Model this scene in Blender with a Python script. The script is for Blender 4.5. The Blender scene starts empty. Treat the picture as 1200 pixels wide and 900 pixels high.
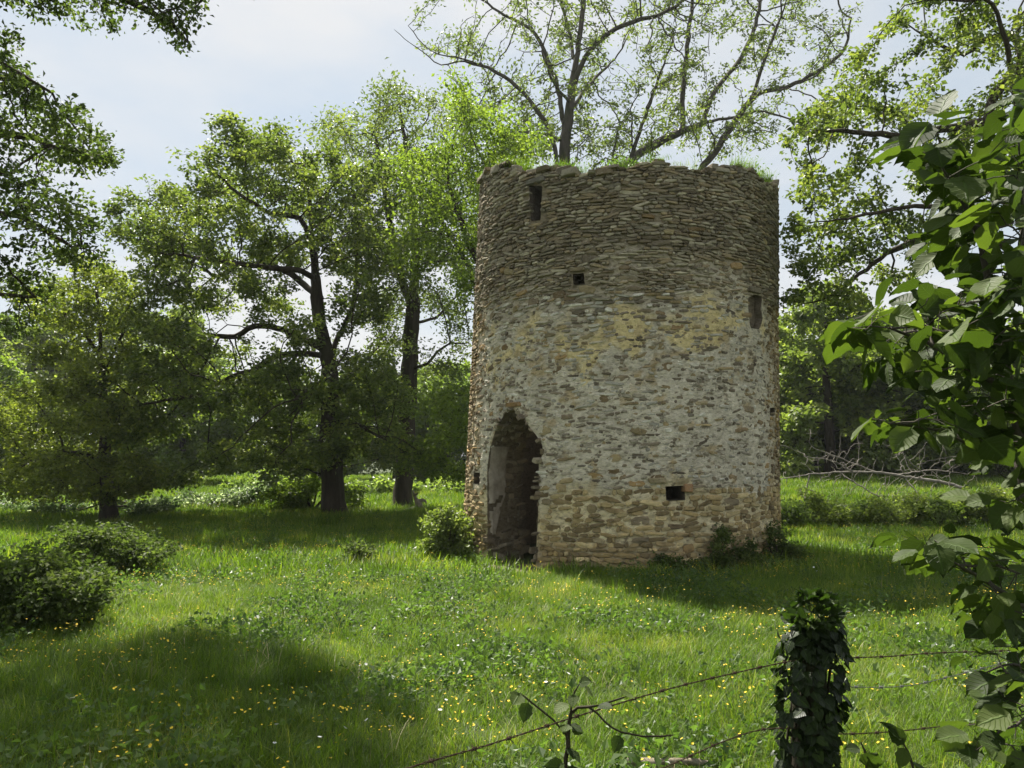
import bpy, math, random
import numpy as np
from mathutils import Vector, noise as mnoise
R_ = math.radians
rng = np.random.default_rng(7)
random.seed(7)
S = bpy.context.scene
COL = S.collection

# ------------------------------------------------------------------ camera
F = 906.0; TH = R_(6.0); CAMZ = 1.6
cd = bpy.data.cameras.new('camera'); cam = bpy.data.objects.new('camera', cd); COL.objects.link(cam)
cam.location = (0, 0, CAMZ); cam.rotation_euler = (math.pi/2 + TH, 0, 0)
cd.sensor_width = 36; cd.lens = F/1200*36; cd.clip_start = 0.05; cd.clip_end = 3000
S.camera = cam
# ------------------------------------------------------------------ sky and sun
SUN_EL, SUN_AZ = 58.0, -27.0          # azimuth clockwise from +Y
w = bpy.data.worlds.new('World'); S.world = w; w.use_nodes = True
nt = w.node_tree; bg = nt.nodes['Background']
sk = nt.nodes.new('ShaderNodeTexSky'); sk.sky_type = 'NISHITA'; sk.sun_disc = False
sk.sun_elevation = R_(SUN_EL); sk.sun_rotation = R_(SUN_AZ); sk.dust_density = 1.6; sk.ozone_density = .6; sk.air_density = 1.0
tc = nt.nodes.new('ShaderNodeTexCoord'); mp = nt.nodes.new('ShaderNodeMapping'); mp.inputs['Scale'].default_value = (1.2, 1.2, 3.2)
nz = nt.nodes.new('ShaderNodeTexNoise'); nz.inputs['Scale'].default_value = 1.6; nz.inputs['Detail'].default_value = 6; nz.inputs['Roughness'].default_value = .55
rmp = nt.nodes.new('ShaderNodeMapRange'); rmp.inputs[1].default_value = .3; rmp.inputs[2].default_value = .68; rmp.inputs[3].default_value = .60; rmp.inputs[4].default_value = .95
mx = nt.nodes.new('ShaderNodeMix'); mx.data_type = 'RGBA'
nt.links.new(tc.outputs['Generated'], mp.inputs[0]); nt.links.new(mp.outputs[0], nz.inputs['Vector'])
nt.links.new(nz.outputs['Fac'], rmp.inputs[0]); nt.links.new(rmp.outputs[0], mx.inputs[0])
nt.links.new(sk.outputs[0], mx.inputs[6]); cr = nt.nodes.new('ShaderNodeValToRGB'); cr.color_ramp.elements[0].color = (.80, .92, 1.0, 1); cr.color_ramp.elements[1].color = (1.03, 1.04, 1.04, 1)
cr.color_ramp.elements[0].position = .36; cr.color_ramp.elements[1].position = .6
nt.links.new(nz.outputs['Fac'], cr.inputs[0]); mc = nt.nodes.new('ShaderNodeVectorMath'); mc.operation = 'SCALE'; mc.inputs['Scale'].default_value = 6.7
nt.links.new(cr.outputs[0], mc.inputs[0]); nt.links.new(mc.outputs[0], mx.inputs[7])   # thin high cloud
nt.links.new(mx.outputs[2], bg.inputs[0]); bg.inputs[1].default_value = 0.0502
sd = bpy.data.lights.new('sun', 'SUN'); sd.energy = 5.0; sd.angle = R_(0.8); sd.color = (1, .95, .86)
sun = bpy.data.objects.new('sun', sd); COL.objects.link(sun)
sdir = Vector((math.sin(R_(SUN_AZ))*math.cos(R_(SUN_EL)), math.cos(R_(SUN_AZ))*math.cos(R_(SUN_EL)), math.sin(R_(SUN_EL))))
sun.rotation_euler = sdir.to_track_quat('Z', 'Y').to_euler(); sun.location = (0, 0, 40)
S.view_settings.view_transform = 'Standard'; S.view_settings.look = 'None'; S.view_settings.gamma = 1
S.view_settings.use_curve_mapping = False
S.view_settings.exposure = 1.3
S.render.engine = 'CYCLES'
S.cycles.max_bounces = 8; S.cycles.diffuse_bounces = 6; S.cycles.transmission_bounces = 4; S.cycles.glossy_bounces = 1
S.cycles.use_denoising = True

# ------------------------------------------------------------------ helpers
def P(u, v, Y):
    a = 450 - v; y = F*math.cos(TH) - a*math.sin(TH); z = F*math.sin(TH) + a*math.cos(TH); t = Y/y
    return np.array(((u-600)*t, Y, CAMZ + z*t))
def tag(o, label=None, cat=None, group=None, kind=None):
    if label: o['label'] = label
    if cat: o['category'] = cat
    if group: o['group'] = group
    if kind: o['kind'] = kind
    return o
def mk_mesh(name, V, faces, mats, attrs=None, smooth=False, matidx=None):
    V = np.asarray(V, dtype=np.float32)
    me = bpy.data.meshes.new(name)
    faces = [np.asarray(f, dtype=np.int32) for f in faces if len(f)]
    loops = np.concatenate([f.ravel() for f in faces])
    tot = np.concatenate([np.full(len(f), f.shape[1], np.int32) for f in faces])
    st = np.concatenate([[0], np.cumsum(tot)[:-1]]).astype(np.int32)
    me.vertices.add(len(V)); me.vertices.foreach_set('co', V.ravel())
    me.loops.add(len(loops)); me.loops.foreach_set('vertex_index', loops)
    me.polygons.add(len(tot)); me.polygons.foreach_set('loop_start', st)
    if matidx is not None: me.polygons.foreach_set('material_index', np.asarray(matidx, np.int32))
    me.polygons.foreach_set('use_smooth', np.full(len(tot), smooth))
    me.update(calc_edges=True)
    for k, a in (attrs or {}).items():
        a = np.asarray(a, np.float32)
        if a.ndim == 1: me.attributes.new(k, 'FLOAT', 'POINT').data.foreach_set('value', a)
        elif a.shape[1] == 3:
            me.attributes.new(k, 'FLOAT_VECTOR', 'POINT').data.foreach_set('vector', a.ravel())
        else: me.attributes.new(k, 'FLOAT_COLOR', 'POINT').data.foreach_set('color', a.ravel())
    for m in (mats if isinstance(mats, (list, tuple)) else [mats]): me.materials.append(m)
    return me
def link(name, data, parent=None):
    o = bpy.data.objects.new(name, data); COL.objects.link(o)
    if parent is not None: o.parent = parent
    return o
def child(name, data, parent, world=True):
    o = link(name, data, parent)
    if world: o.matrix_parent_inverse = parent.matrix_world.inverted()
    return o
def empty(name, loc=(0, 0, 0)):
    o = link(name, None); o.location = loc; o.empty_display_size = .2
    return o
def under(name, me, root):
    """a part whose mesh is in world coordinates"""
    o = link(name, me, root); o.location = -Vector(root.location); return o
def norm(a): return a/np.maximum(np.linalg.norm(a, axis=-1, keepdims=True), 1e-9)
def n3(x, y, z): return mnoise.noise(Vector((x, y, z)))
def gz(x, y):
    d = np.hypot(x-2.1, y-14.6)
    k = np.clip((d-3.2)/3, 0, 1)
    slope = np.clip((y-19.5)/16, 0, 2.2)
    return k*(0.05*np.sin(x*.55+1)*np.cos(y*.43) + .03*np.sin(x*1.3+y*.9)) + slope*(.25+.6*np.clip((x-2)/5, 0, 1)) + np.clip((y-60)/200, 0, 2)*4*np.clip(-(x-10)/80, 0, 1)

# ------------------------------------------------------------------ materials
def nodes(name):
    m = bpy.data.materials.new(name); m.use_nodes = True
    n = m.node_tree; b = n.nodes['Principled BSDF']; return m, n, b
def nd(n, t, **kw):
    x = n.nodes.new(t)
    for k, v in kw.items(): setattr(x, k, v)
    return x
def ramp(n, stops, src):
    r = nd(n, 'ShaderNodeValToRGB'); e = r.color_ramp.elements
    while len(e) < len(stops): e.new(.5)
    for q, (p, c) in zip(e, stops): q.position = p; q.color = (*c, 1)
    n.links.new(src, r.inputs[0]); return r.outputs[0]
def noise_(n, scale, detail=4, rough=.55, vec=None):
    z = nd(n, 'ShaderNodeTexNoise'); z.inputs['Scale'].default_value = scale
    z.inputs['Detail'].default_value = detail; z.inputs['Roughness'].default_value = rough
    if vec is not None: n.links.new(vec, z.inputs['Vector'])
    return z.outputs['Fac']
def mixc(n, fac, a, b, mode='MIX'):
    x = nd(n, 'ShaderNodeMix', data_type='RGBA', blend_type=mode)
    for s, v in ((0, fac), (6, a), (7, b)):
        if isinstance(v, bpy.types.NodeSocket): n.links.new(v, x.inputs[s])
        else: x.inputs[s].default_value = v if s == 0 else (*v, 1)
    return x.outputs[2]
def attr(n, name, out='Fac'):
    a = nd(n, 'ShaderNodeAttribute', attribute_name=name); return a.outputs[out]
def pos(n): return nd(n, 'ShaderNodeNewGeometry').outputs['Position']
def bump(n, b, h, strength, dist):
    x = nd(n, 'ShaderNodeBump'); x.inputs['Strength'].default_value = strength; x.inputs['Distance'].default_value = dist
    n.links.new(h, x.inputs['Height']); n.links.new(x.outputs[0], b.inputs['Normal'])
def foliage(name, stops, trans, rough=.45, tmix=.45, spec=.35, inst=False, veins=False, patch=.8):
    m, n, b = nodes(name)
    f = attr(n, 'tint')
    if inst:
        oi = nd(n, 'ShaderNodeObjectInfo')
        mm = nd(n, 'ShaderNodeMath', operation='MULTIPLY_ADD'); mm.inputs[1].default_value = .45
        n.links.new(oi.outputs['Random'], mm.inputs[0])
        m2 = nd(n, 'ShaderNodeMath', operation='MULTIPLY'); m2.inputs[1].default_value = .55
        n.links.new(f, m2.inputs[0]); n.links.new(m2.outputs[0], mm.inputs[2]); f = mm.outputs[0]
    z = noise_(n, patch, 3, .5, pos(n))
    a = nd(n, 'ShaderNodeMath', operation='MULTIPLY_ADD'); a.inputs[1].default_value = 1.5 if inst else .9
    n.links.new(z, a.inputs[0]); n.links.new(f, a.inputs[2])
    a2 = nd(n, 'ShaderNodeMath', operation='SUBTRACT'); n.links.new(a.outputs[0], a2.inputs[0]); a2.inputs[1].default_value = .75 if inst else .45
    c = ramp(n, stops, a2.outputs[0])
    n.links.new(c, b.inputs['Base Color']); b.inputs['Roughness'].default_value = rough
    b.inputs['Specular IOR Level'].default_value = spec
    t = nd(n, 'ShaderNodeBsdfTranslucent'); tcol = mixc(n, 1, c, trans, 'MULTIPLY'); n.links.new(tcol, t.inputs['Color'])
    if veins:
        sx = nd(n, 'ShaderNodeSeparateXYZ'); n.links.new(attr(n, 'luv', 'Vector'), sx.inputs[0])
        def mth(op, a_, b_=None, c_=None):
            q = nd(n, 'ShaderNodeMath', operation=op)
            for k_, v_ in enumerate((a_, b_, c_)):
                if v_ is None: continue
                if isinstance(v_, bpy.types.NodeSocket): n.links.new(v_, q.inputs[k_])
                else: q.inputs[k_].default_value = v_
            return q.outputs[0]
        av = mth('ABSOLUTE', sx.outputs[0]); mid = mth('SMOOTH_MIN', mth('MAXIMUM', mth('MULTIPLY_ADD', av, -14, 1.4), 0), 1, .1)
        fr = mth('ABSOLUTE', mth('SUBTRACT', mth('FRACT', mth('MULTIPLY', mth('MULTIPLY_ADD', av, -.32, sx.outputs[1]), 7)), .5))
        side_ = mth('MAXIMUM', mth('MULTIPLY_ADD', fr, -7, .8), 0); vz = mth('MAXIMUM', mid, side_); bump(n, b, vz, .6, .004)
        vz = mth('MULTIPLY', vz, .55)
        c2 = mixc(n, vz, c, (.09, .15, .03)); n.links.new(c2, b.inputs['Base Color'])
    mx = nd(n, 'ShaderNodeMixShader'); mx.inputs[0].default_value = tmix
    n.links.new(b.outputs[0], mx.inputs[1]); n.links.new(t.outputs[0], mx.inputs[2])
    n.links.new(mx.outputs[0], n.nodes['Material Output'].inputs[0])
    return m
M = {}
M['oak'] = foliage('oak_leaves', [(0, (0.0398, 0.0602, 0.0153)), (0.5, (0.101, 0.1412, 0.0325)), (1, (0.2236, 0.2566, 0.0649))], (1.8, 1.9, .9))
M['dark'] = foliage('dark_leaves', [(0, (0.0317, 0.0454, 0.0162)), (0.5, (0.0682, 0.0946, 0.0259)), (1, (0.1489, 0.1768, 0.0503))], (1.7, 2.0, .9), tmix=.38, spec=.15, rough=.6)
M['lime'] = foliage('lime_leaves', [(0, (0.055, 0.0836, 0.0169)), (0.5, (0.1155, 0.1625, 0.0286)), (1, (0.1936, 0.2403, 0.0507))], (1.9, 2.1, .8), tmix=.5)
M['ash'] = foliage('ash_leaves', [(0, (0.0566, 0.0698, 0.0238)), (0.5, (0.1045, 0.1331, 0.0386)), (1, (0.2077, 0.2233, 0.0683))], (1.8, 2.1, .9))
M['olive'] = foliage('olive_leaves', [(0, (0.0698, 0.0889, 0.0218)), (0.5, (0.1397, 0.1672, 0.0349)), (1, (0.2562, 0.2743, 0.0653))], (1.8, 2.0, .8))
M['wood_l'] = foliage('woodland_leaves', [(0, (0.0665, 0.0897, 0.0266)), (0.5, (0.1331, 0.1718, 0.0437)), (1, (0.2661, 0.3007, 0.0765))], (1.8, 2.0, .9), patch=.25)
M['wood_d'] = foliage('woodland_dark_leaves', [(0, (0.0665, 0.0984, 0.0293)), (0.5, (0.137, 0.1874, 0.0467)), (1, (0.2722, 0.3281, 0.0816))], (1.8, 2.0, .9), patch=.25)
M['haw'] = foliage('hawthorn_leaves', [(0, (0.036, 0.06, 0.022)), (0.5, (0.084, 0.12, 0.048)), (0.72, (0.144, 0.192, 0.084)), (1, (0.6, 0.624, 0.504))], (1.5, 1.7, 1.0))
M['hazel'] = foliage('hazel_leaves', [(0, (0.0224, 0.034, 0.0097)), (0.5, (0.0418, 0.064, 0.0151)), (1, (0.0918, 0.121, 0.027))], (1.8, 2.1, .7), veins=True, tmix=.36, patch=3, rough=.6, spec=.2)
M['ivy'] = foliage('ivy_leaves', [(0, (0.008, 0.015, 0.0042)), (0.55, (0.0176, 0.0315, 0.007)), (1, (0.068, 0.105, 0.021))], (1.6, 2.0, .8), veins=True, rough=.42, spec=.3, tmix=.25, patch=4)
M['grass'] = foliage('grass_blades', [(0, (0.0409, 0.0736, 0.0066)), (0.45, (0.0872, 0.148, 0.0109)), (0.8, (0.1513, 0.2044, 0.0206)), (1, (0.302, 0.2953, 0.0668))], (1.8, 2.0, .8), inst=True, rough=.5, tmix=.45, patch=.8)
M['herb'] = foliage('herb_leaves', [(0, (0.0367, 0.0688, 0.0173)), (0.5, (0.0734, 0.119, 0.0292)), (1, (0.1458, 0.2009, 0.0583))], (1.7, 2.0, .8), inst=True, patch=.6)

def bark(name, c1, c2, moss=.3, scale=6):
    m, n, b = nodes(name)
    tcn = pos(n); mpn = nd(n, 'ShaderNodeMapping'); mpn.inputs['Scale'].default_value = (1, 1, .22); n.links.new(tcn, mpn.inputs[0])
    z = noise_(n, scale, 8, .65, mpn.outputs[0]); c = ramp(n, [(.3, c1), (.7, c2)], z)
    z2 = noise_(n, 1.3, 4, .6, tcn); f = ramp(n, [(.5, (0, 0, 0)), (.68, (moss,)*3)], z2)
    c = mixc(n, f, c, (.035, .055, .012))
    n.links.new(c, b.inputs['Base Color']); b.inputs['Roughness'].default_value = .9; b.inputs['Specular IOR Level'].default_value = .15
    z3 = noise_(n, scale*4, 6, .7, mpn.outputs[0]); bump(n, b, z3, .8, .03)
    return m
M['bark'] = bark('oak_bark', (.025, .02, .014), (.075, .06, .042))
M['bark_ash'] = bark('ash_bark', (.045, .04, .032), (.12, .105, .085), .5)
M['deadwood'] = bark('dead_branch_bark', (.13, .115, .095), (.32, .29, .25), .25)
M['post'] = bark('fence_post_wood', (.03, .025, .018), (.09, .075, .055), .6, 12)
M['paleplank'] = bark('pale_weathered_wood', (.16, .13, .09), (.36, .31, .24), .1, 14)

def stone_mat():
    m, n, b = nodes('rubble_stone'); p = pos(n)
    c = attr(n, 'col', 'Color')
    z = noise_(n, 9, 6, .65, p); c = mixc(n, .75, c, ramp(n, [(.25, (.45, .43, .40)), (.5, (1, 1, 1)), (.8, (1.5, 1.48, 1.4))], z), 'MULTIPLY')
    z2 = noise_(n, 34, 5, .6, p); f = ramp(n, [(.60, (0, 0, 0)), (.68, (.55,)*3)], z2)
    c = mixc(n, f, c, (.33, .33, .29))      # pale lichen
    z5 = noise_(n, 21, 5, .6, p); f5 = ramp(n, [(.60, (0, 0, 0)), (.70, (.6,)*3)], z5); c = mixc(n, f5, c, (.045, .04, .032))
    n.links.new(c, b.inputs['Base Color']); b.inputs['Roughness'].default_value = .92; b.inputs['Specular IOR Level'].default_value = .2
    z3 = noise_(n, 45, 8, .7, p); bump(n, b, z3, .9, .02)
    return m
M['stone'] = stone_mat()
def mortar_mat():
    m, n, b = nodes('lime_mortar'); p = pos(n)
    c = attr(n, 'col', 'Color')
    mpn = nd(n, 'ShaderNodeMapping'); mpn.inputs['Scale'].default_value = (1, 1, 2.1); n.links.new(p, mpn.inputs[0])
    z = noise_(n, 13, 7, .7, mpn.outputs[0]); c = mixc(n, .85, c, ramp(n, [(.30, (.28, .26, .22)), (.46, (.95, .93, .9)), (.75, (1.45, 1.45, 1.42))], z), 'MULTIPLY')  # dark end of the noise paints the shade of pits into the mortar colour
    z2 = noise_(n, 5.5, 5, .6, mpn.outputs[0]); f = ramp(n, [(.56, (0, 0, 0)), (.64, (.8,)*3)], z2)
    c = mixc(n, f, c, mixc(n, z, (.10, .075, .04), (.26, .21, .14)))
    n.links.new(c, b.inputs['Base Color']); b.inputs['Roughness'].default_value = .95; b.inputs['Specular IOR Level'].default_value = .15
    z3 = noise_(n, 28, 8, .72, mpn.outputs[0]); bump(n, b, z3, 1.0, .045)
    return m
M['mortar'] = mortar_mat()
def simple(name, c1, c2, scale, rough=.9, bs=.5, bd=.02, metal=0):
    m, n, b = nodes(name); p = pos(n); z = noise_(n, scale, 6, .6, p)
    n.links.new(ramp(n, [(.3, c1), (.7, c2)], z), b.inputs['Base Color']); b.inputs['Roughness'].default_value = rough; b.inputs['Metallic'].default_value = metal
    b.inputs['Specular IOR Level'].default_value = .25
    bump(n, b, noise_(n, scale*4, 6, .6, p), bs, bd); return m
M['plaster'] = simple('old_plaster', (.22, .185, .14), (.42, .365, .29), 7, bd=.02)
M['earth'] = simple('bare_earth', (.06, .045, .03), (.16, .125, .09), 8)
M['ground'] = simple('meadow_soil', (.022, .032, .008), (.055, .075, .016), 2.5)
M['wire'] = simple('rusty_wire', (.05, .03, .02), (.11, .075, .05), 60, .7, .3, .002, .4)
M['wire_grey'] = simple('galvanised_wire', (.16, .16, .15), (.3, .3, .28), 60, .5, .3, .002, .6)
def flat(name, c, rough=.6, tr=0):
    m, n, b = nodes(name); p = pos(n); z = noise_(n, 30, 3, .5, p)
    n.links.new(mixc(n, z, tuple(q*.8 for q in c), c), b.inputs['Base Color']); b.inputs['Roughness'].default_value = rough; return m
M['yellow'] = flat('buttercup_yellow', (.80, .58, .02)); M['white'] = flat('daisy_white', (.8, .8, .74)); M['stem'] = flat('green_stem', (.07, .12, .02))

# ------------------------------------------------------------------ ground
def build_ground():
    a = np.concatenate([-np.geomspace(700, 14, 28), np.arange(-13.5, 22.1, .5), np.geomspace(23, 700, 26)])
    b = np.concatenate([[-300, -120, -50, -20, -8], np.arange(-3, 40, .5), np.geomspace(41, 900, 30)])
    X, Y = np.meshgrid(a, b); Z = gz(X, Y)
    V = np.stack([X, Y, Z], -1).reshape(-1, 3); nx, ny = len(a), len(b)
    i = (np.arange(ny-1)[:, None]*nx + np.arange(nx-1)[None]).ravel()
    me = mk_mesh('ground', V, [np.stack([i, i+1, i+nx+1, i+nx], -1)], M['ground'], smooth=True)
    tag(link('ground', me), 'grassy meadow ground under the tower and trees', 'meadow', kind='structure')
build_ground()

# ------------------------------------------------------------------ tower
TX, TY, TR, LEAN = 1.96, 14.62, 2.86, .0375
def tc_(z): return TX + LEAN*(z-.3)
def trad(z): return TR - .008*z
def tpt(th, z, r=None, dr=0.0):
    r = trad(z)+dr if r is None else r
    return np.stack([tc_(z) + r*np.sin(th), TY - r*np.cos(th), z + 0*th], -1)
def cyl(u, v):
    a = 450-v; dy = F*math.cos(TH)-a*math.sin(TH); dz = F*math.sin(TH)+a*math.cos(TH); dx = u-600; z = 3.0
    for _ in range(6):
        cx, r = tc_(z), trad(z)
        A = dx*dx+dy*dy; B = -2*(dx*cx+dy*TY); C = cx*cx+TY*TY-r*r; D = max(B*B-4*A*C, 0)
        t = (-B-math.sqrt(D))/(2*A); z = CAMZ + dz*t
    return math.atan2(dx*t-cx, TY-dy*t), z
RIM = [(560, 214), (566, 208), (575, 203), (590, 196), (605, 200), (615, 203), (630, 201), (650, 199), (670, 203), (690, 205), (710, 200), (735, 195), (760, 191), (785, 192), (800, 198), (820, 200), (845, 198), (870, 197), (884, 200), (890, 209), (900, 215), (911, 219)]
rp = np.array([cyl(u, v) for u, v in RIM])
rth = np.concatenate([[-math.pi], rp[:, 0], [math.pi]]); rz = np.concatenate([[6.6], rp[:, 1], [6.6]])
def rim(th): return np.interp(th, rth, rz)
def poly_px(pts): return np.array([cyl(u, v) for u, v in pts])
DOOR = poly_px([(573, 672), (571.5, 640), (571, 600), (571, 547), (574, 526), (581, 503), (586, 494), (591, 486), (600, 480), (609, 484), (617, 496), (622, 503), (628, 510), (635, 521), (636, 531), (631, 542), (631, 563), (630, 610), (628, 640), (627, 672)])
DOOR[DOOR[:, 1] < .12, 1] = -.05
HOLES = [(poly_px([(780, 570), (802, 569), (803, 586), (781, 587)]), .55),
         (poly_px([(620, 217), (635, 218), (633, 258), (622, 259)]), .55),
         (poly_px([(671, 321), (684, 320), (685, 333), (672, 334)]), .4),
         (poly_px([(877, 349), (884, 345), (893, 347), (892, 362), (894, 374), (890, 386), (880, 384), (878, 366)]), .13),
         (poly_px([(555, 554), (562, 554), (562, 567), (555, 567)]), .35),
         (poly_px([(903, 478), (908, 478), (908, 487), (903, 487)]), .3)]
def inside(poly, x, y):
    x = np.asarray(x); r = np.zeros(x.shape, bool); n = len(poly)
    for i in range(n):
        x1, y1 = poly[i]; x2, y2 = poly[(i+1) % n]
        c = (y1 > y) != (y2 > y)
        r ^= c & (x < (x2-x1)*(y-y1)/(y2-y1+1e-12)+x1)
    return r
def polydist(poly, x, y):
    """distance (metres along the wall) from points to polygon edge, and nearest point"""
    px = np.stack([x*TR, y], -1); best = np.full(len(px), 1e9); bp = px.copy(); q = poly*np.array([TR, 1])
    for i in range(len(q)):
        a, b = q[i], q[(i+1) % len(q)]; ab = b-a; t = np.clip(((px-a)@ab)/(ab@ab+1e-12), 0, 1); c = a+t[:, None]*ab
        d = np.linalg.norm(px-c, axis=1); m = d < best; best[m] = d[m]; bp[m] = c[m]
    return best, bp/np.array([TR, 1])
def vnoise(th, z, s, o=0.0):
    p = np.stack([np.sin(th)*TR*s+o, -np.cos(th)*TR*s, z*s], -1)
    return np.array([mnoise.fractal(Vector(q), .9, 2.1, 4) for q in p])
# zones of the wall: how much of the face is render, and its colours
def zone(th, z):
    """returns (render cover 0..1, mortar colour rgb)"""
    n1 = vnoise(th, z, .9, 3); n2 = vnoise(th, z, 2.3, 9)
    zz = z + .55*n1 + .2*n2
    side = np.clip((np.abs(th+.12)-.95)/.35, 0, 1)              # towards both edges the render has gone
    upper = np.clip((zz-3.95)/1.0, 0, 1); lower = np.clip((1.35-zz)/.35, 0, 1)
    foot = np.clip((.55-z+.2*n1)/.3, 0, 1); cover = (1-upper)*(1-.36*lower-.6*foot)*(1-.7*side)
    grey = np.array([.72, .655, .52]); cream = np.array([.80, .69, .44]); yellow = np.array([.76, .63, .33]); dark = np.array([.34, .285, .20]); warm = np.array([.45, .36, .22])
    c = np.tile(grey, (len(th), 1))
    def mix(c, t, col): return c*(1-t[:, None]) + col*t[:, None]
    yb = np.exp(-((zz-3.85)/.33)**2)*np.clip(1.25-1.1*np.abs(th+.05), 0, 1)
    c = mix(c, np.clip((yb+.9*n2-.22)*2.2, 0, 1)*(yb > .05), yellow)
    n3_ = vnoise(th, z, 3.2, 17); c = mix(c, np.clip((n3_-.28)*3, 0, .8)*(1-upper), np.array([.52, .40, .22]))
    c = mix(c, side*.7*(1-lower), warm)
    c = mix(c, lower, cream)
    c = mix(c, foot*.6, warm)
    c = mix(c, upper, dark)
    return cover, c*(1+.18*n2)[:, None]
def build_tower():
    root = empty('stone_tower', (TX, TY, 0))
    tag(root, 'round ruined rubble-stone tower with arched doorway and grassy broken top', 'tower')
    # --- outer wall sheet
    f0, f1 = -1.85, 1.55
    ths = np.concatenate([np.linspace(f0, f1, 330), np.linspace(f1, f0+2*math.pi, 60)[1:]])      # last equals first
    K = 190; kk = np.linspace(0, 1, K)
    T, Kk = np.meshgrid(ths[:-1], kk); Zr = -.06 + Kk*(rim((T+math.pi) % (2*math.pi)-math.pi)+.0)
    t = T.ravel(); z = Zr.ravel(); tw = (t+math.pi) % (2*math.pi)-math.pi
    front = (t > f0) & (t < f1)
    nT = len(ths)-1
    idx = np.arange(K*nT).reshape(K, nT)
    quads = np.stack([idx[:-1], np.roll(idx, -1, 1)[:-1], np.roll(idx, -1, 1)[1:], idx[1:]], -1).reshape(-1, 4)
    tc2, zc2 = tw.copy(), z.copy()
    keep = np.ones(len(quads), bool); edge = np.zeros(len(t), bool)
    ct, cz = tw[quads[:, 0]]+.5*(ths[1]-ths[0]), z[quads].mean(1)
    for poly, _ in [(DOOR, 0)]+HOLES:
        ins = inside(poly, ct, cz) & front[quads].all(1); keep &= ~ins
        on = np.zeros(len(t), bool); on[quads[ins].ravel()] = True
        on2 = np.zeros(len(t), bool); on2[quads[~ins].ravel()] = True
        b = np.where(on & on2)[0]
        if len(b):
            _, npnt = polydist(poly, tw[b], z[b]); tc2[b], zc2[b] = npnt[:, 0], npnt[:, 1]; edge[b] = True
    cover, col = zone(tw, z)
    n1 = vnoise(tw, z, 7, 1); n2 = vnoise(tw, z*1.6, 16, 5)
    dr = -.027 + .031*cover + .016*n1 + .024*n2
    dr[edge] = -.01
    V = tpt(tc2, zc2, None, dr)
    colA = np.concatenate([np.clip(col, .02, .9), np.ones((len(t), 1))], 1)
    used = np.zeros(len(t), bool); used[quads[keep].ravel()] = True
    # --- inner wall and wall top
    Ri = 2.15
    it = np.linspace(-math.pi, math.pi, 121)[:-1]; iz = np.linspace(-.06, 1, 60)
    IT, IK = np.meshgrid(it, iz); IZ = np.clip(IK*(rim(IT)-.1), -.06, None)
    VI = np.stack([tc_(IZ)+Ri*np.sin(IT), TY-Ri*np.cos(IT), IZ], -1).reshape(-1, 3)
    ii = np.arange(len(VI)).reshape(60, 120)
    qi = np.stack([ii[:-1], ii[1:], np.roll(ii, -1, 1)[1:], np.roll(ii, -1, 1)[:-1]], -1).reshape(-1, 4)
    dk = DOOR.copy(); dc = DOOR[:, 0].mean(); dk[:, 0] = dc+(dk[:, 0]-dc)*TR/Ri
    ict, icz = IT.ravel()[qi].mean(1), IZ.ravel()[qi].mean(1)
    qi = qi[~(inside(dk, ict, icz) & (np.abs(IT.ravel()[qi].max(1)-IT.ravel()[qi].min(1)) < 1))]
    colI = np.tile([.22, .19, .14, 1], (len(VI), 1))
    # wall top strip
    top = idx[-1]; tt = tw[top]
    VTi = np.stack([tc_(rim(tt))+Ri*np.sin(tt), TY-Ri*np.cos(tt), rim(tt)-.1], -1)
    VTm = np.stack([tc_(rim(tt))+2.5*np.sin(tt), TY-2.5*np.cos(tt), rim(tt)+.05+.05*vnoise(tt, rim(tt), 3, 2)], -1)
    base = len(V)+len(VI)
    a0, a1 = np.arange(nT), np.roll(np.arange(nT), -1)
    qt = np.concatenate([np.stack([top[a0], top[a1], base+a1, base+a0], -1), np.stack([base+a0, base+a1, base+nT+a1, base+nT+a0], -1)])
    colT = np.tile([.10, .085, .06, 1], (2*nT, 1))
    VV = np.concatenate([V, VI, VTm, VTi]); CC = np.concatenate([colA, colI, colT])
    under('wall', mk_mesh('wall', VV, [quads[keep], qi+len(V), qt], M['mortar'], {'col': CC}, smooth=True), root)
    # --- reveal of the doorway and of the small holes
    def resample(poly, n, closed):
        q = np.concatenate([poly, poly[:1]]) if closed else poly
        s = np.concatenate([[0], np.cumsum(np.linalg.norm(np.diff(q*np.array([TR, 1]), axis=0), axis=1))]); u = np.linspace(0, s[-1], n)
        return np.stack([np.interp(u, s, q[:, 0]), np.interp(u, s, q[:, 1])], -1)
    dth = DOOR[:, 0].mean(); ax = np.array([-math.sin(dth), math.cos(dth), 0])
    def reveal(poly, depth, n, closed, axv, nd_=8, rough=.02, back=False, flare=0.0):
        q = resample(poly, n, closed); o = tpt(q[:, 0], q[:, 1], None, .0)
        rows = []
        cen = o.mean(0)
        for k in range(nd_):
            f = k/(nd_-1); p = o+axv*depth*f + (o-cen)*flare*f
            if k: p = p+np.array([[n3(*(x*7)), n3(*(x*7+5)), n3(*(x*7+9))] for x in p])*rough
            rows.append(p)
        Vr = np.concatenate(rows); ix = np.arange(len(Vr)).reshape(nd_, n)
        fq = np.stack([ix[:-1, :-1], ix[1:, :-1], ix[1:, 1:], ix[:-1, 1:]], -1).reshape(-1, 4)
        fs = [fq]
        if back:
            fs.append(np.array([ix[-1, :-1]]))
        return Vr, fs, ix
    Vr, fs, ix = reveal(DOOR, .85, 90, False, ax, 12, .035)
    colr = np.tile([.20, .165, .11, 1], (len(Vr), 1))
    under('door_reveal', mk_mesh('door_reveal', Vr, fs, M['mortar'], {'col': colr}, smooth=True), root)
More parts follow.
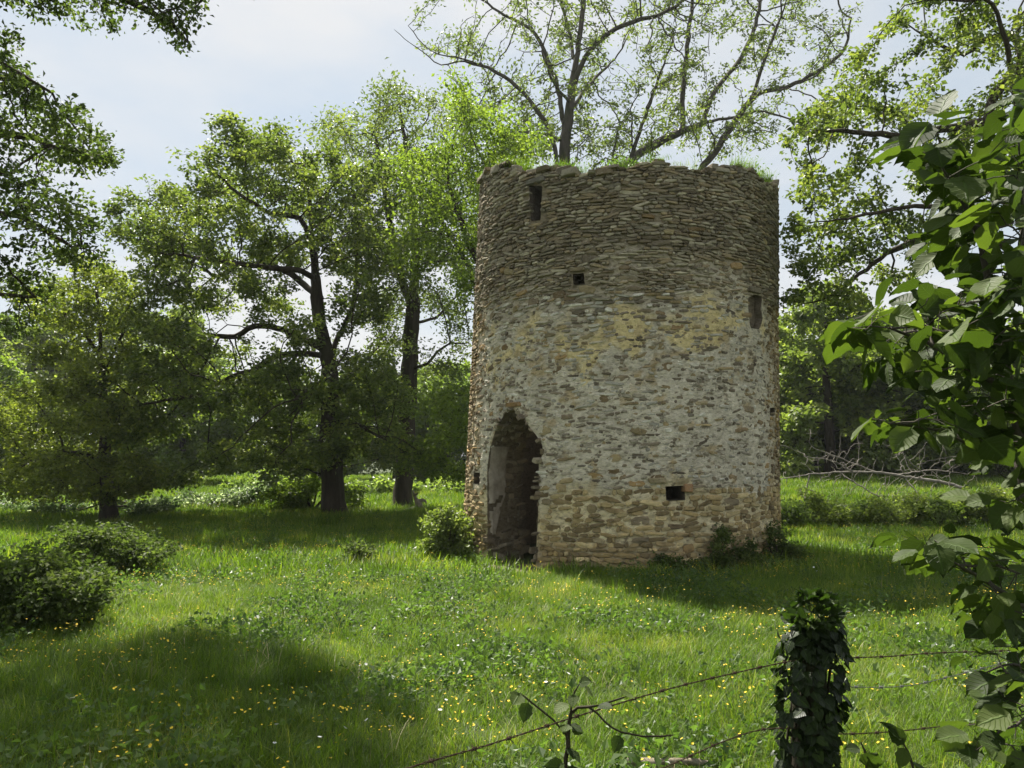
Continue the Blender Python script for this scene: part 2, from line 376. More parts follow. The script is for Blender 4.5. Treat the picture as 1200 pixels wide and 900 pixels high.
    for poly, dep in HOLES:
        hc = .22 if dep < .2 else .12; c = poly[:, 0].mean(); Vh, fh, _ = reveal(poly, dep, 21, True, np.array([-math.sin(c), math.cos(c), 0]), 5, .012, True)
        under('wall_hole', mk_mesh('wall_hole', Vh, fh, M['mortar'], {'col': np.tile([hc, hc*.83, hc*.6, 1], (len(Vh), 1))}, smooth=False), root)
    # plaster left on one side of the doorway (outer part of the left jamb)
    q = resample(DOOR, 90, False); o = tpt(q[:, 0], q[:, 1]); sel = [k for k in range(45) if .42 < q[k, 1] < 1.95]
    nC = 9; Vp = []; side = np.array([math.cos(dth), math.sin(dth), 0])
    for k in sel:
        zf = (q[k, 1]-.42)/1.53
        wmax = .46*min(1, .30+zf*1.5) + .04*n3(0, 3, q[k, 1]*6)
        w0 = .03+.03*n3(5, 1, q[k, 1]*7)+max(0, .35-zf)*.12
        for c in range(nC):
            f = c/(nC-1); Vp.append(o[k]+ax*(w0+(wmax-w0)*f)+side*(.036+.004*n3(k*.3, c*.5, 2) - .045*(f in (0, 1))))
    ip = np.arange(len(Vp)).reshape(len(sel), nC)
    fp = np.stack([ip[:-1, :-1], ip[1:, :-1], ip[1:, 1:], ip[:-1, 1:]], -1).reshape(-1, 4)
    hole = [i for i, f in enumerate(fp) if n3(*(np.array(Vp[f[0]])*6)) > .28 and Vp[f[0]][2] < 1.05]
    fp = np.delete(fp, hole, 0)
    po = under('plaster_patch', mk_mesh('plaster_patch', Vp, [fp], M['plaster'], smooth=True), root); tag(po, 'pale patch of old plaster left on the doorway side')
    # --- stones
    stones = []     # th, z, w, h, proud, col, tilt
    g = np.random.default_rng(3)
    z = 0.0
    rows = []
    while z < 7.0:
        h = (.078 if z < 1.2 else .050 if z < 4.1 else .044+.008*(z > 5))*g.uniform(.75, 1.3); rows.append((z, h)); z += h
    for (z0, h) in rows:
        th = -math.pi+g.uniform(0, .1)
        while th < math.pi-.03:
            lw = .15 if z0 < 1.2 else .11 if z0 < 4.1 else .14
            wd = lw*g.lognormal(0, .55); wd = min(max(wd, .05), .34); dt = wd/TR
            wob = .085*n3(math.sin(th)*2.2, math.cos(th)*2.2, z0*1.1)+.02*n3(th*5, z0*3, 4)
            stones.append([th+dt/2, z0+h/2+wob, wd, h*g.uniform(.85, 1.15)])
            th += dt*1.0
    st = np.array(stones)
    extra = []
    for k in range(130):     # larger single stones bedded in the face
        t_, z_ = g.uniform(-1.4, 1.3), g.uniform(.1, 5.6); extra.append([t_, z_, g.uniform(.14, .34), g.uniform(.07, .15)])
    st = np.concatenate([np.array(extra), st])
    nE = len(extra)
    th, zz = st[:, 0], st[:, 1]
    ok = (zz+st[:, 3]*.3 < rim(th)+.02) & (zz > -.03)
    for poly, _ in [(DOOR, 0)]+HOLES:
        d, _p = polydist(poly, th, zz); ins = inside(poly, th, zz)
        ok &= ~ins & ~(d < np.minimum(st[:, 2]*.33, .06)) | (d > .6) & ~ins
    # bury stones behind big extras
    for k in range(nE):
        dx = np.abs(th-th[k])*TR; dz = np.abs(zz-zz[k]); hit = (dx < st[k, 2]*.55) & (dz < st[k, 3]*.55); hit[:k+1] = False
        ok &= ~hit
    cover, _c = zone(th, zz)
    rnd = g.random(len(st))
    ok &= ~((rnd < cover*.48*np.where(st[:, 1] < 1.25, .45, 1)) & (np.arange(len(st)) >= nE))
    st, cover, big = st[ok], cover[ok], (np.arange(len(ok)) < nE)[ok]
    pal_up = np.array([(.115, .095, .066), (.14, .12, .088), (.17, .15, .115), (.10, .08, .054), (.19, .168, .125), (.15, .118, .075)])
    pal_mid = np.array([(.22, .20, .165), (.30, .275, .23), (.36, .345, .31), (.17, .145, .11), (.24, .19, .11), (.40, .39, .36), (.13, .11, .085)])
    pal_low = np.array([(.26, .205, .12), (.33, .27, .17), (.22, .175, .11), (.40, .34, .23), (.18, .145, .095), (.29, .23, .15)])
    pal_big = np.array([(.32, .22, .11), (.22, .165, .10), (.30, .25, .16), (.36, .29, .17), (.22, .18, .125)])
    NP = 7
    ang = np.arange(NP)/NP*2*math.pi
    allV, allF3, allF4, allC, weight = [], [], [], [], []
    f4 = []; f3 = []
    for r in range(2):
        for k in range(NP): f4.append((r*NP+k, r*NP+(k+1) % NP, (r+1)*NP+(k+1) % NP, (r+1)*NP+k))
    for k in range(NP): f3.append((2*NP+k, 2*NP+(k+1) % NP, 3*NP))
    f4, f3 = np.array(f4), np.array(f3)
    for (t_, z_, wd, h), cv, bg_ in zip(st, cover, big):
        up = np.clip((z_-4.1)/.5, 0, 1); low = z_ < 1.25
        sq = g.uniform(.35, .75)
        cx = np.sign(np.cos(ang))*np.abs(np.cos(ang))**sq*(1+g.uniform(-.16, .16, NP)); cy = np.sign(np.sin(ang))*np.abs(np.sin(ang))**.75*(1+g.uniform(-.30, .25, NP))
        rot = g.normal(0, .13); cxr = cx*math.cos(rot)*wd*.5-cy*math.sin(rot)*h*.5; cyr = cx*math.sin(rot)*wd*.5+cy*math.cos(rot)*h*.5
        proud = g.uniform(.006, .038) if up > .5 else g.uniform(.006, .036) if low else g.uniform(.004, .030)
        proud *= (1-.40*cv)
        if bg_: proud *= .8
        tl = g.normal(0, .14, 2)
        verts = []
        for (sc, dp) in ((1.0, -.07), (.97, proud*.35), (.74, proud)):
            x, y = cxr*sc, cyr*sc; d_ = dp+(x*tl[0]*.25+y*tl[1]*.8)*(dp > -.05)+g.uniform(-.005, .005, NP)
            verts.append(tpt(t_+x/TR, z_+y, None, d_))
        verts.append(tpt(np.array([t_]), np.array([z_]), None, np.array([proud+g.uniform(-.004, .010)])))
        vv = np.concatenate(verts)
        if bg_: c = pal_big[g.integers(5)]*(.85 if up > .5 else 1)
        elif up > .5: c = pal_up[g.integers(6)]*(2.1 if z_ < 4.9 else 1.85)
        elif low: c = pal_low[g.integers(6)]*np.array([1.2, 1.15, .98])
        else:
            c = pal_mid[g.integers(7)]*1.3
            if abs(t_+.12) > 1.0: c = c*np.array([1.0, .88, .68])*.95
        c = c*g.uniform(.65, 1.35)*(np.array([.98, .98, .93]) if up > .5 else np.array([1.03, 1.0, .9]))
        allV.append(vv); allC.append(c)
        vis = max(0, math.cos(t_+.134+.0)-.19)
        weight.append(wd*h*vis*(1.15 if up > .5 or low else .6))
    wts = np.array(weight); order = np.argsort(-wts); hero = set(order[:300].tolist())
    for k in order[:300]:
        me = mk_mesh('stone', allV[k], [f4, f3], M['stone'], {'col': np.tile([*allC[k], 1], (3*NP+1, 1))}, smooth=False)
        under('stone', me, root)
    rest = [k for k in range(len(allV)) if k not in hero]; nv = 3*NP+1
    Vs = np.concatenate([allV[k] for k in rest]); Cs = np.concatenate([np.tile([*allC[k], 1], (nv, 1)) for k in rest])
    off = (np.arange(len(rest))*nv)[:, None, None]
    o = under('small_stonework', mk_mesh('small_stonework', Vs, [(off+f4[None]).reshape(-1, 4), (off+f3[None]).reshape(-1, 3)], M['stone'], {'col': Cs}), root); o['kind'] = 'stuff'
    # --- rubble: stones of the reveal, capping stones
    def chunk(c, ex, ey, ez, sx, sy, sz, col):
        m = []
        for a in (-1, 1):
            for b in (-1, 1):
                for d in (-1, 1):
                    for sh in range(3):
                        k = [.8, .8, .8]; k[sh] = 1.0
                        j = g.uniform(.85, 1.1, 3)
                        m.append(c+ex*a*sx*k[0]*j[0]+ey*b*sy*k[1]*j[1]+ez*d*sz*k[2]*j[2])
        import bmesh
        bm = bmesh.new(); [bm.verts.new(p) for p in m]
        bmesh.ops.convex_hull(bm, input=bm.verts); bmesh.ops.triangulate(bm, faces=bm.faces[:])
        bm.verts.index_update(); loose = {v for v in bm.verts if not v.link_faces}
        V = np.array([v.co[:] for v in bm.verts]); Fc = np.array([[v.index for v in f.verts] for f in bm.faces]); bm.free()
        return V, Fc, np.tile([*col, 1], (len(V), 1))
    def joinc(lst, name, kind='stuff'):
        o_ = 0; A, B, C = [], [], []
        for v, f, c in lst: A.append(v); B.append(f+o_); C.append(c); o_ += len(v)
        ob = under(name, mk_mesh(name, np.concatenate(A), [np.concatenate(B)], M['stone'], {'col': np.concatenate(C)}), root)
        if kind: ob['kind'] = kind
    UP = np.array([0, 0, 1.0])
    lst = []
    q = resample(DOOR, 70, False); o = tpt(q[:, 0], q[:, 1])
    for k in range(2, 68):
        nrm_ = np.cross(ax, norm(o[min(k+1, 69)]-o[k-1])); 
        for dep in np.arange(.05, .85, .15)+g.uniform(-.06, .06):
            if g.random() < .18: continue
            if k < 35 and dep < .42 and .45 < q[k, 1] < 1.95: continue
            lst.append(chunk(o[k]+ax*(dep+g.uniform(-.05, .05))+UP*g.uniform(-.03, .03), norm(ax+UP*g.normal(0, .15)), norm(o[min(k+1, 69)]-o[k-1]), nrm_, g.uniform(.03, .15), g.uniform(.015, .055), g.uniform(.008, .05), pal_low[g.integers(6)]*g.uniform(.5, .9)))
    joinc(lst, 'doorway_stonework')
    lst = []
    for k in range(260):   # stones lining the far inner wall seen through the doorway
        t_ = g.uniform(.9, 3.1) if k % 2 else g.uniform(-.3, .9); z_ = g.uniform(.05, 2.4); rd = np.array([math.sin(t_), -math.cos(t_), 0]); tg = np.array([math.cos(t_), math.sin(t_), 0])
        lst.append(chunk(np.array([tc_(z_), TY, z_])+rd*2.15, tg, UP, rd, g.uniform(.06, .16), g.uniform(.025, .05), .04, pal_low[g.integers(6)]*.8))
    joinc(lst, 'inner_stonework')
    for k in range(70):
        t_ = -1.75+k/69*3.3+g.normal(0, .01); rd = np.array([math.sin(t_), -math.cos(t_), 0]); tg = np.array([math.cos(t_), math.sin(t_), 0])
        zr = float(rim(t_)); r_ = g.uniform(2.60, 2.76)
        v_, f_, c_ = chunk(np.array([tc_(zr), TY, zr+g.uniform(-.05, .06)])+rd*r_, norm(tg+rd*g.normal(0, .2)+UP*g.normal(0, .08)), rd, UP, g.uniform(.05, .18), g.uniform(.06, .16), g.uniform(.02, .07), pal_up[g.integers(6)]*g.uniform(1.2, 1.8))
        under('capping_stone', mk_mesh('capping_stone', v_, [f_], M['stone'], {'col': c_}), root)
    # lintels over the niche, slit and small hole
    for (u0, v0, w_, h_, cc) in ((884, 340, .17, .05, (.20, .17, .12)), (628, 212, .19, .045, (.17, .155, .125)), (677, 316, .13, .03, (.24, .19, .12)), (770, 563, .13, .04, (.33, .27, .16)), (806, 572, .07, .06, (.34, .20, .10)), (603, 474, .16, .035, (.30, .19, .09))):
        t_, z_ = cyl(u0, v0); rd = np.array([math.sin(t_), -math.cos(t_), 0]); tg = np.array([math.cos(t_), math.sin(t_), 0])
        v_, f_, c_ = chunk(tpt(np.array(t_), np.array(z_), None, -.02), tg, rd, UP, w_, .07, h_, cc)
        under('lintel', mk_mesh('lintel', v_, [f_], M['stone'], {'col': c_}), root)
    # unseen earth ring added to darken the interior, its centre open for some light
    a = np.linspace(0, 2*math.pi, 41)[:-1]; rr = [0, 1.1, 1.6, 2.2]; Ve = [[tc_(6), TY, 6.05]]
    for r_ in rr[1:]:
        for x in a: Ve.append([tc_(6)+r_*math.sin(x), TY-r_*math.cos(x), 6.05-.1*r_/2.2+.1*n3(r_*math.sin(x), r_*math.cos(x), 1)])
    fa = [(0, 1+k, 1+(k+1) % 40) for k in range(40)]; fb = [(1+r_*40+k, 41+r_*40+k, 41+r_*40+(k+1) % 40, 1+r_*40+(k+1) % 40) for r_ in range(2) for k in range(40)]
    under('interior_shade_ring', mk_mesh('interior_shade_ring', Ve, [fb], M['earth'], smooth=True), root)
    return root
tower = build_tower()

# ------------------------------------------------------------------ trees
def smoothline(pts, step):
    pts = np.array(pts); 
    if len(pts) > 2:
        ext = np.concatenate([[2*pts[0]-pts[1]], pts, [2*pts[-1]-pts[-2]]]); out = []
        for i in range(1, len(ext)-2):
            p0, p1, p2, p3 = ext[i-1:i+3]
            for t in np.linspace(0, 1, 9)[:-1]:
                out.append(.5*((2*p1)+(-p0+p2)*t+(2*p0-5*p1+4*p2-p3)*t*t+(-p0+3*p1-3*p2+p3)*t**3))
        out.append(pts[-1]); pts = np.array(out)
    s = np.concatenate([[0], np.cumsum(np.linalg.norm(np.diff(pts, axis=0), axis=1))]); n = max(2, int(round(s[-1]/step))+1); u = np.linspace(0, s[-1], n)
    return np.stack([np.interp(u, s, pts[:, k]) for k in range(3)], -1)
def grow(limbs, attract, step, dk, di=6.0, iters=220, up=.05, g=None, jit=.15):
    posn, par = [], []
    for li, L in enumerate(limbs):
        L = np.array(L, float)
        if li == 0:
            q = smoothline(L, step); base = -1
        else:
            A = np.array(posn); j = int(np.argmin(np.linalg.norm(A-L[0], axis=1)))
            q = smoothline(np.concatenate([[A[j]], L]) if np.linalg.norm(A[j]-L[0]) > step*.3 else np.concatenate([[A[j]], L[1:]]), step)[1:]; base = j
        for k, p in enumerate(q):
            if li or k: p = p+g.normal(0, step*.06, 3)
            posn.append(p); par.append(base); base = len(posn)-1
    posn = np.array(posn); par = list(par); A = np.array(attract); n0 = len(posn)
    D = np.full(len(A), 1e9); I = np.zeros(len(A), int)
    def upd(new, off):
        for c in range(0, len(new), 400):
            d = np.linalg.norm(A[:, None]-new[None, c:c+400], axis=2); j = d.argmin(1); m = d[np.arange(len(A)), j]; b = m < D; D[b] = m[b]; I[b] = j[b]+off+c
    upd(posn, 0)
    seen = set()
    for it in range(iters):
        keep = D > dk; A, D, I = A[keep], D[keep], I[keep]
        if not len(A): break
        act = D < di
        if not act.any(): di *= 1.5; continue
        ids = np.unique(I[act]); dirs = norm(A[act]-posn[I[act]])
        acc = np.zeros((len(posn), 3)); np.add.at(acc, I[act], dirs)
        d = norm(acc[ids])+np.array([0, 0, up])+g.normal(0, jit, (len(ids), 3)); new = posn[ids]+norm(d)*step
        good = []
        for k, i in enumerate(ids):
            key = (int(i), *np.round(new[k]/(step*.7)).astype(int).tolist())
            if key in seen: continue
            seen.add(key); good.append(k)
        if not good: break
        off = len(posn); posn = np.concatenate([posn, new[good]]); par += ids[good].tolist()
        upd(new[good], off)
    return posn, np.array(par), n0
def radii(posn, par, rt, rtip):
    n = len(posn); ch = np.zeros(n, int); tips = np.zeros(n)
    for i in range(n-1, 0, -1): ch[par[i]] += 1
    cnt = np.where(ch == 0, 1.0, 0)
    for i in range(n-1, 0, -1): cnt[par[i]] += cnt[i]
    e = np.clip(math.log(max(cnt[0], 3))/math.log(rt/rtip), 1.5, 3.4)
    r = rt*(cnt/cnt[0])**(1/e); return np.maximum(r, rtip*.6), cnt
def tubes(posn, par, r, flare=.5, base_z=0.0, minr=0.0):
    n = len(posn); kids = [[] for _ in range(n)]
    for i in range(1, n):
        if par[i] >= 0: kids[par[i]].append(i)
    V, Fq, off = [], [], 0
    stack = [(0, None)]
    while stack:
        s, p = stack.pop(); chain = [] if p is None else [p]; i = s
        while True:
            chain.append(i)
            if not kids[i]: break
            k = sorted(kids[i], key=lambda c: -r[c]); stack += [(c, i) for c in k[1:]]; i = k[0]
        if len(chain) < 2: continue
        q = posn[chain]; rr = r[chain].copy()
        if p is not None: rr[0] = min(rr[0], rr[1]*1.25)
        if rr.max() < minr: continue
        rr[-1] *= .5
        if p is None: rr = rr*(1+flare*np.exp(-np.maximum(q[:, 2]-base_z, 0)/.35))
        m = rr.max(); ns = 12 if m > .15 else 7 if m > .05 else 5 if m > .02 else 3
        t = np.gradient(q, axis=0); t = norm(t); a = norm(q[-1]-q[0]+1e-6); ref = np.array([1., 0, 0]) if abs(a[0]) < .7 else np.array([0, 1., 0])
        u = norm(ref-(t@ref)[:, None]*t); v = np.cross(t, u); an = np.arange(ns)/ns*2*math.pi
        wob = 1+(.13*np.sin(an*3+q[:1, 2:3]*2) if ns > 7 else 0*an)
        ring = q[:, None]+(u[:, None]*np.cos(an)[None, :, None]+v[:, None]*np.sin(an)[None, :, None])*(rr[:, None]*wob)[..., None]
        V.append(ring.reshape(-1, 3)); ix = off+np.arange(len(q)*ns).reshape(len(q), ns)
        Fq.append(np.stack([ix[:-1], np.roll(ix, -1, 1)[:-1], np.roll(ix, -1, 1)[1:], ix[1:]], -1).reshape(-1, 4)); off += len(q)*ns
    return np.concatenate(V), np.concatenate(Fq)
def leafmesh(c, axis, size, g, width=.34, fold=.12, tintc=None, tilt=.9):
    n = len(c); up = np.array([0, 0, 1.0]); nr = norm(up+g.normal(0, tilt, (n, 3))); d = norm(axis+g.normal(0, .6, (n, 3))); d = norm(d-(np.sum(d*nr, 1))[:, None]*nr); x = np.cross(d, nr)
    L = size[:, None]
    V = np.stack([c, c+d*L*.5+x*L*width+nr*L*fold, c+d*L-nr*L*.1, c+d*L*.5-x*L*width+nr*L*fold], 1).reshape(-1, 3)
    b = np.arange(n)[:, None]*4
    Fc = np.concatenate([b+np.array([[0, 2, 1]]), b+np.array([[0, 3, 2]])])
    t = np.clip((tintc if tintc is not None else .5)+g.normal(0, .16, n), 0, 1)
    return V, Fc, np.repeat(t, 4)
def blobs_to_attr(blobs, Y, dh, n, g, fill=.75):
    """blobs: (px, py, r px) seen at depth Y -> attractor points through a crown dh deep each way"""
    b = np.array(blobs, float); c = np.array([P(u, v, Y) for u, v, _ in b]); rm = b[:, 2]/F*Y
    cen = c.mean(0); rx = np.abs(c[:, 0]-cen[0]).max()+.1; rzz = np.abs(c[:, 2]-cen[2]).max()+.1
    sph = []
    for k in range(len(b)):
        e = ((c[k, 0]-cen[0])/rx)**2*.6+((c[k, 2]-cen[2])/rzz)**2*.6; h = dh*math.sqrt(max(.15, 1-e)); m = max(1, int(fill*2*h/(1.7*rm[k])+.5))
        for j in range(m):
            dy = ((j+.5)/m*2-1)*h+g.uniform(-.4, .4)*h/m if m > 1 else g.uniform(-.3, .3)*h
            yy = Y+dy; s_ = yy/Y
            sph.append((c[k, 0]*s_**.5, yy, CAMZ+(c[k, 2]-CAMZ)*s_**.5, rm[k]))
    sph = np.array(sph); w_ = sph[:, 3]**2.2; ns = np.maximum(1, (n*w_/w_.sum()).round().astype(int)); out = []
    for s_, m in zip(sph, ns):
        d = norm(g.normal(0, 1, (m, 3)))*(g.random((m, 1))**.45); out.append(s_[:3]+d*s_[3]*np.array([1, 1, .8]))
    return np.concatenate(out)
def L3(Y, pts):
    """limb from (px, py[, depth offset])"""
    return [P(p[0], p[1], Y+(p[2] if len(p) > 2 else 0)) for p in pts]
def tree(name, label, limbs, attract, mat, barkm, rt, rtip, step, dk, nleaf, lsize, seed, cluster=.22, thr=3, up=.05, group=None, cat='tree', extra=None, parts=('trunk', 'crown'), width=.34, tilt=.9, minr=0.0, flare=.5):
    g = np.random.default_rng(seed)
    ps, par, n0 = grow(limbs, attract, step, dk, g=g, up=up)
    r, cnt = radii(ps, par, rt, rtip)
    root = empty(name, Vector(ps[0])); 
    if label: tag(root, label, cat, group)
    V, Fq = tubes(ps, par, r, flare, ps[0][2], minr)
    under(parts[0], mk_mesh(parts[0], V, [Fq], barkm, smooth=True), root)
    cand = np.where((cnt <= thr) & (np.arange(len(ps)) >= n0*.98))[0]
    per = g.dirichlet(np.full(len(cand), 2.0)); k = g.choice(cand, nleaf, p=per)
    out = norm(ps[k]-ps[np.maximum(par[k], 0)]+1e-5)
    c = ps[k]+g.normal(0, cluster, (nleaf, 3))*np.array([1, 1, .75])
    ct = g.normal(.5, .16, len(ps))[k]
    V, Fc, tn = leafmesh(c, out+np.array([0, 0, -.25]), lsize*g.uniform(.65, 1.3, nleaf), g, tintc=ct, width=width, tilt=tilt)
    under(parts[1], mk_mesh(parts[1], V, [Fc], mat, {'tint': tn}), root)
    return root

g = np.random.default_rng(21)
# broad oak to the left of the tower
Y = 23
limbs = [L3(Y, [(391, 609), (389, 560), (387, 500), (386, 445), (383, 415), (373, 370), (369, 317), (366, 285), (362, 235, .5), (355, 190, .5)]),
         L3(Y, [(386, 435), (394, 400, .3), (404, 380, .6), (415, 352, .8), (418, 315, 1), (420, 272, 1), (413, 213, 1), (409, 180, 1)]),
         L3(Y, [(384, 432), (378, 416), (341, 415, -.5), (315, 421, -1), (294, 435, -1.3), (273, 441, -1.5), (240, 462, -1.8)]),
         L3(Y, [(384, 420), (376, 408), (350, 394, .3), (325, 384, .6), (297, 382, .8), (276, 394, 1), (240, 392, 1.2)]),
         L3(Y, [(375, 350), (350, 328, .8), (322, 312, 1.2), (290, 310, 1.4), (250, 325, 1.7)]),
         L3(Y, [(369, 295), (356, 261, -.4), (340, 253, -.6), (316, 250, -1), (300, 240, -1.2), (270, 220, -1.5)]),
         L3(Y, [(372, 330), (355, 318, -.8), (329, 315, -1.2), (300, 312, -1.8), (215, 300, -2.5)]),
         L3(Y, [(386, 460), (420, 430, 1.5), (450, 400, 3)]), L3(Y, [(387, 470), (370, 455, -1.5), (345, 470, -3.2)]),
         L3(Y, [(387, 490), (420, 500, -1.2), (450, 515, -2.5)])]
blob = [(285, 172, 24), (325, 175, 20), (258, 212, 26), (300, 208, 26), (350, 200, 30), (400, 212, 32), (440, 225, 30), (215, 245, 26), (178, 262, 22), (192, 300, 26), (162, 284, 12), (238, 285, 20), (300, 285, 18), (335, 290, 18), (400, 290, 30), (445, 300, 30), (230, 345, 26), (200, 345, 20), (310, 345, 20), (430, 360, 30), (245, 405, 26), (215, 440, 28), (168, 460, 26), (185, 500, 22), (240, 470, 20), (155, 515, 12), (290, 462, 26), (325, 500, 26), (340, 445, 28), (390, 470, 32), (430, 440, 34), (440, 500, 36), (400, 530, 26), (285, 535, 22), (215, 560, 12), (340, 543, 24), (470, 535, 28), (505, 535, 22), (365, 400, 20), (462, 470, 26), (272, 245, 20), (330, 232, 22), (215, 290, 18), (265, 315, 14), (180, 380, 18), (375, 240, 24), (420, 255, 24), (205, 400, 20), (145, 490, 18)]
blob = [(u, v, r*1.1) for u, v, r in blob]
tree('oak_tree', 'broad old oak with long drooping limb, standing nearest the doorway side', limbs, blobs_to_attr(blob, Y, 4.6, 4200, g), M['oak'], M['bark'], .31, .0065, .27, .31, 98000, .12, 1, cluster=.14, tilt=.65)

# tall sparse ash whose trunk stands beside the fallen stump
Y = 27
limbs = [L3(Y, [(471, 600), (474, 555), (478, 462), (480, 427), (483, 366), (485, 338), (487, 280), (480, 210), (472, 150), (468, 110)]),
         L3(Y, [(483, 355), (471, 330, -.5), (462, 290, -.8), (450, 220, -1), (440, 160, -1)]),
         L3(Y, [(481, 435), (503, 423, -.5), (520, 405, -1), (549, 402, -1.5)]), L3(Y, [(484, 380), (510, 372, .8), (531, 350, 1.2), (555, 330, 1.5)]),
         L3(Y, [(486, 300), (505, 240, .5), (525, 170, .8)]), L3(Y, [(479, 450), (455, 430, 1), (430, 420, 1.5)])]
blob = [(465, 105, 16), (448, 130, 20), (490, 140, 22), (430, 165, 20), (390, 150, 18), (372, 165, 12), (515, 135, 20), (470, 160, 24), (440, 195, 22), (490, 190, 26), (520, 190, 22), (400, 170, 16), (470, 230, 26), (520, 240, 24), (500, 290, 26), (535, 300, 22), (460, 290, 24), (530, 360, 24), (500, 340, 24), (545, 400, 18), (515, 430, 20), (450, 400, 22), (440, 350, 20), (470, 360, 18)]
tree('ash_tree', 'tall thin-leaved ash rising behind the oak above a split stump', limbs, blobs_to_attr(blob, Y, 3.6, 1100, g), M['ash'], M['bark'], .30, .008, .34, .4, 19000, .15, 2, cluster=.24, width=.22)

# bright field maple directly behind the tower's left edge
Y = 21.5
limbs = [L3(Y, [(602, 612), (600, 520), (596, 420), (590, 330), (580, 260), (570, 200)]),
         L3(Y, [(598, 470), (575, 400, .4), (556, 330, .8), (530, 280, 1), (500, 235, 1)]), L3(Y, [(594, 390), (570, 330, -.6), (545, 270, -1), (525, 215, -1.2)]),
         L3(Y, [(588, 320), (600, 250, .8), (605, 200, 1)]), L3(Y, [(600, 520), (570, 500, .5), (540, 500, 1), (515, 520, 1.2)])]
blob = [(510, 205, 26), (542, 190, 24), (500, 245, 28), (545, 245, 28), (522, 290, 26), (482, 275, 20), (555, 150, 22), (540, 120, 16), (585, 160, 22), (590, 190, 24), (570, 215, 22), (545, 330, 20), (515, 475, 22), (530, 505, 24), (500, 540, 24), (535, 550, 22), (560, 280, 24), (610, 180, 18), (625, 170, 14), (480, 310, 16), (470, 200, 14)]
tree('maple_tree', 'bright yellow-green tree behind the tower beside its left edge', limbs, blobs_to_attr(blob, Y, 3, 1300, g), M['lime'], M['bark'], .2, .007, .26, .32, 24000, .11, 3, cluster=.2)

# large ash behind the tower
Y = 30
limbs = [L3(Y, [(672, 608), (670, 450), (668, 300), (662, 190), (667, 136), (673, 88), (680, 37), (684, 0), (688, -80), (690, -150)]),
         L3(Y, [(668, 280), (655, 200), (640, 147, -.4), (607, 103, -.8), (581, 84, -1), (544, 70, -1.2), (504, 59, -1.4), (478, 30, -1.5)]),
         L3(Y, [(560, 76, -1.1), (537, 72, -1), (515, 75, -.8), (482, 51, -.6), (462, 35, -.5)]),
         L3(Y, [(665, 160), (654, 106, .5), (643, 73, .8), (625, 37, 1), (581, 11, 1.4), (545, -15, 1.6)]),
         L3(Y, [(660, 165), (636, 158, -.5), (614, 154, -1), (592, 160, -1.2)]),
         L3(Y, [(672, 100), (684, 70, -.5), (702, 48, -1), (731, 29, -1.5), (775, 16, -2), (800, 0, -2.2)]),
         L3(Y, [(669, 330), (700, 240), (742, 187, .5), (768, 169, .8), (797, 154, 1), (830, 143, 1), (860, 137, 1), (893, 130, 1), (923, 139, 1)]),
         L3(Y, [(825, 145, 1), (838, 106, 1), (867, 70, 1.2), (885, 29, 1.3), (895, -20, 1.3)]),
         L3(Y, [(742, 190, .4), (800, 215, .2), (829, 189, 0), (856, 150, 0), (880, 117, 0), (901, 105, 0), (926, 101, 0), (969, 76, 0), (990, 57, 0), (997, 21, 0)]),
         L3(Y, [(878, 117, 0), (896, 70, -.3), (915, 20, -.5)]),
         L3(Y, [(799, 153, 1), (801, 92, 1.2), (806, 48, 1.3), (812, -10, 1.4)]), L3(Y, [(739, 190, .4), (761, 121, .2), (775, 84, 0), (790, 40, 0)]),
         L3(Y, [(675, 80), (665, 30, 1), (650, -30, 1.5)]), L3(Y, [(668, 130), (690, 100, 1.5), (720, 70, 3)]), L3(Y, [(668, 120), (650, 100, -1.5), (635, 60, -3)])]
blob = [(x+g.uniform(-14, 14), y+g.uniform(-14, 14), g.uniform(12, 19)) for x in range(560, 960, 44) for y in range(-100, 185, 44)]
blob += [(530, 60, 12), (600, 170, 20), (640, 175, 18), (700, 160, 20), (720, 180, 18), (760, 160, 15), (850, 170, 18), (880, 160, 14), (970, 60, 14), (985, 30, 14), (620, 130, 18), (580, 120, 18)]
tree('tall_ash_tree', 'large open-branched ash spreading above the top of the tower', limbs, blobs_to_attr(blob, Y, 4, 3400, g, .7), M['ash'], M['bark_ash'], .33, .014, .33, .36, 26000, .16, 4, cluster=.14, width=.24, up=.2)

# oak overhanging from the right
Y = 13
limbs = [[np.array([9.4, 13.2, -.05]), np.array([9.4, 13.2, 2.5]), np.array([9.2, 13.2, 5]), np.array([9.0, 13.1, 7.2]), np.array([9, 13, 9.5])],
         [np.array([9.1, 13.1, 6.6])]+L3(Y, [(1196, 84), (1175, 100), (1161, 121), (1152, 142, -.2), (1110, 150, -.4), (1060, 160, -.5), (1019, 156, -.6), (969, 153, -.7), (930, 150, -.7)]),
         [np.array([9.0, 13.1, 7.4])]+L3(Y, [(1196, 50, .5), (1150, 48, .7), (1129, 64, .8), (1080, 40, .9)]),
         [np.array([9.2, 13.1, 4.6])]+L3(Y, [(1190, 225, -.6), (1107, 242, -.8), (1065, 242, -.9), (997, 256, -1), (945, 262, -1)]),
         [np.array([9.2, 13.1, 4.4])]+L3(Y, [(1150, 265, .3), (1058, 288, .4), (1015, 316, .3), (976, 346, .2), (930, 360, .2)]),
         [np.array([9.0, 13.1, 7.0])]+L3(Y, [(1170, 20, -1), (1120, 0, -1.2), (1060, 5, -1.2)]),
         [np.array([9.3, 13.2, 5.5]), np.array([11.5, 12.5, 7.2]), np.array([13.5, 12, 8])], [np.array([9.3, 13.2, 5.5]), np.array([10.2, 15, 7.2]), np.array([11, 17, 8])]]
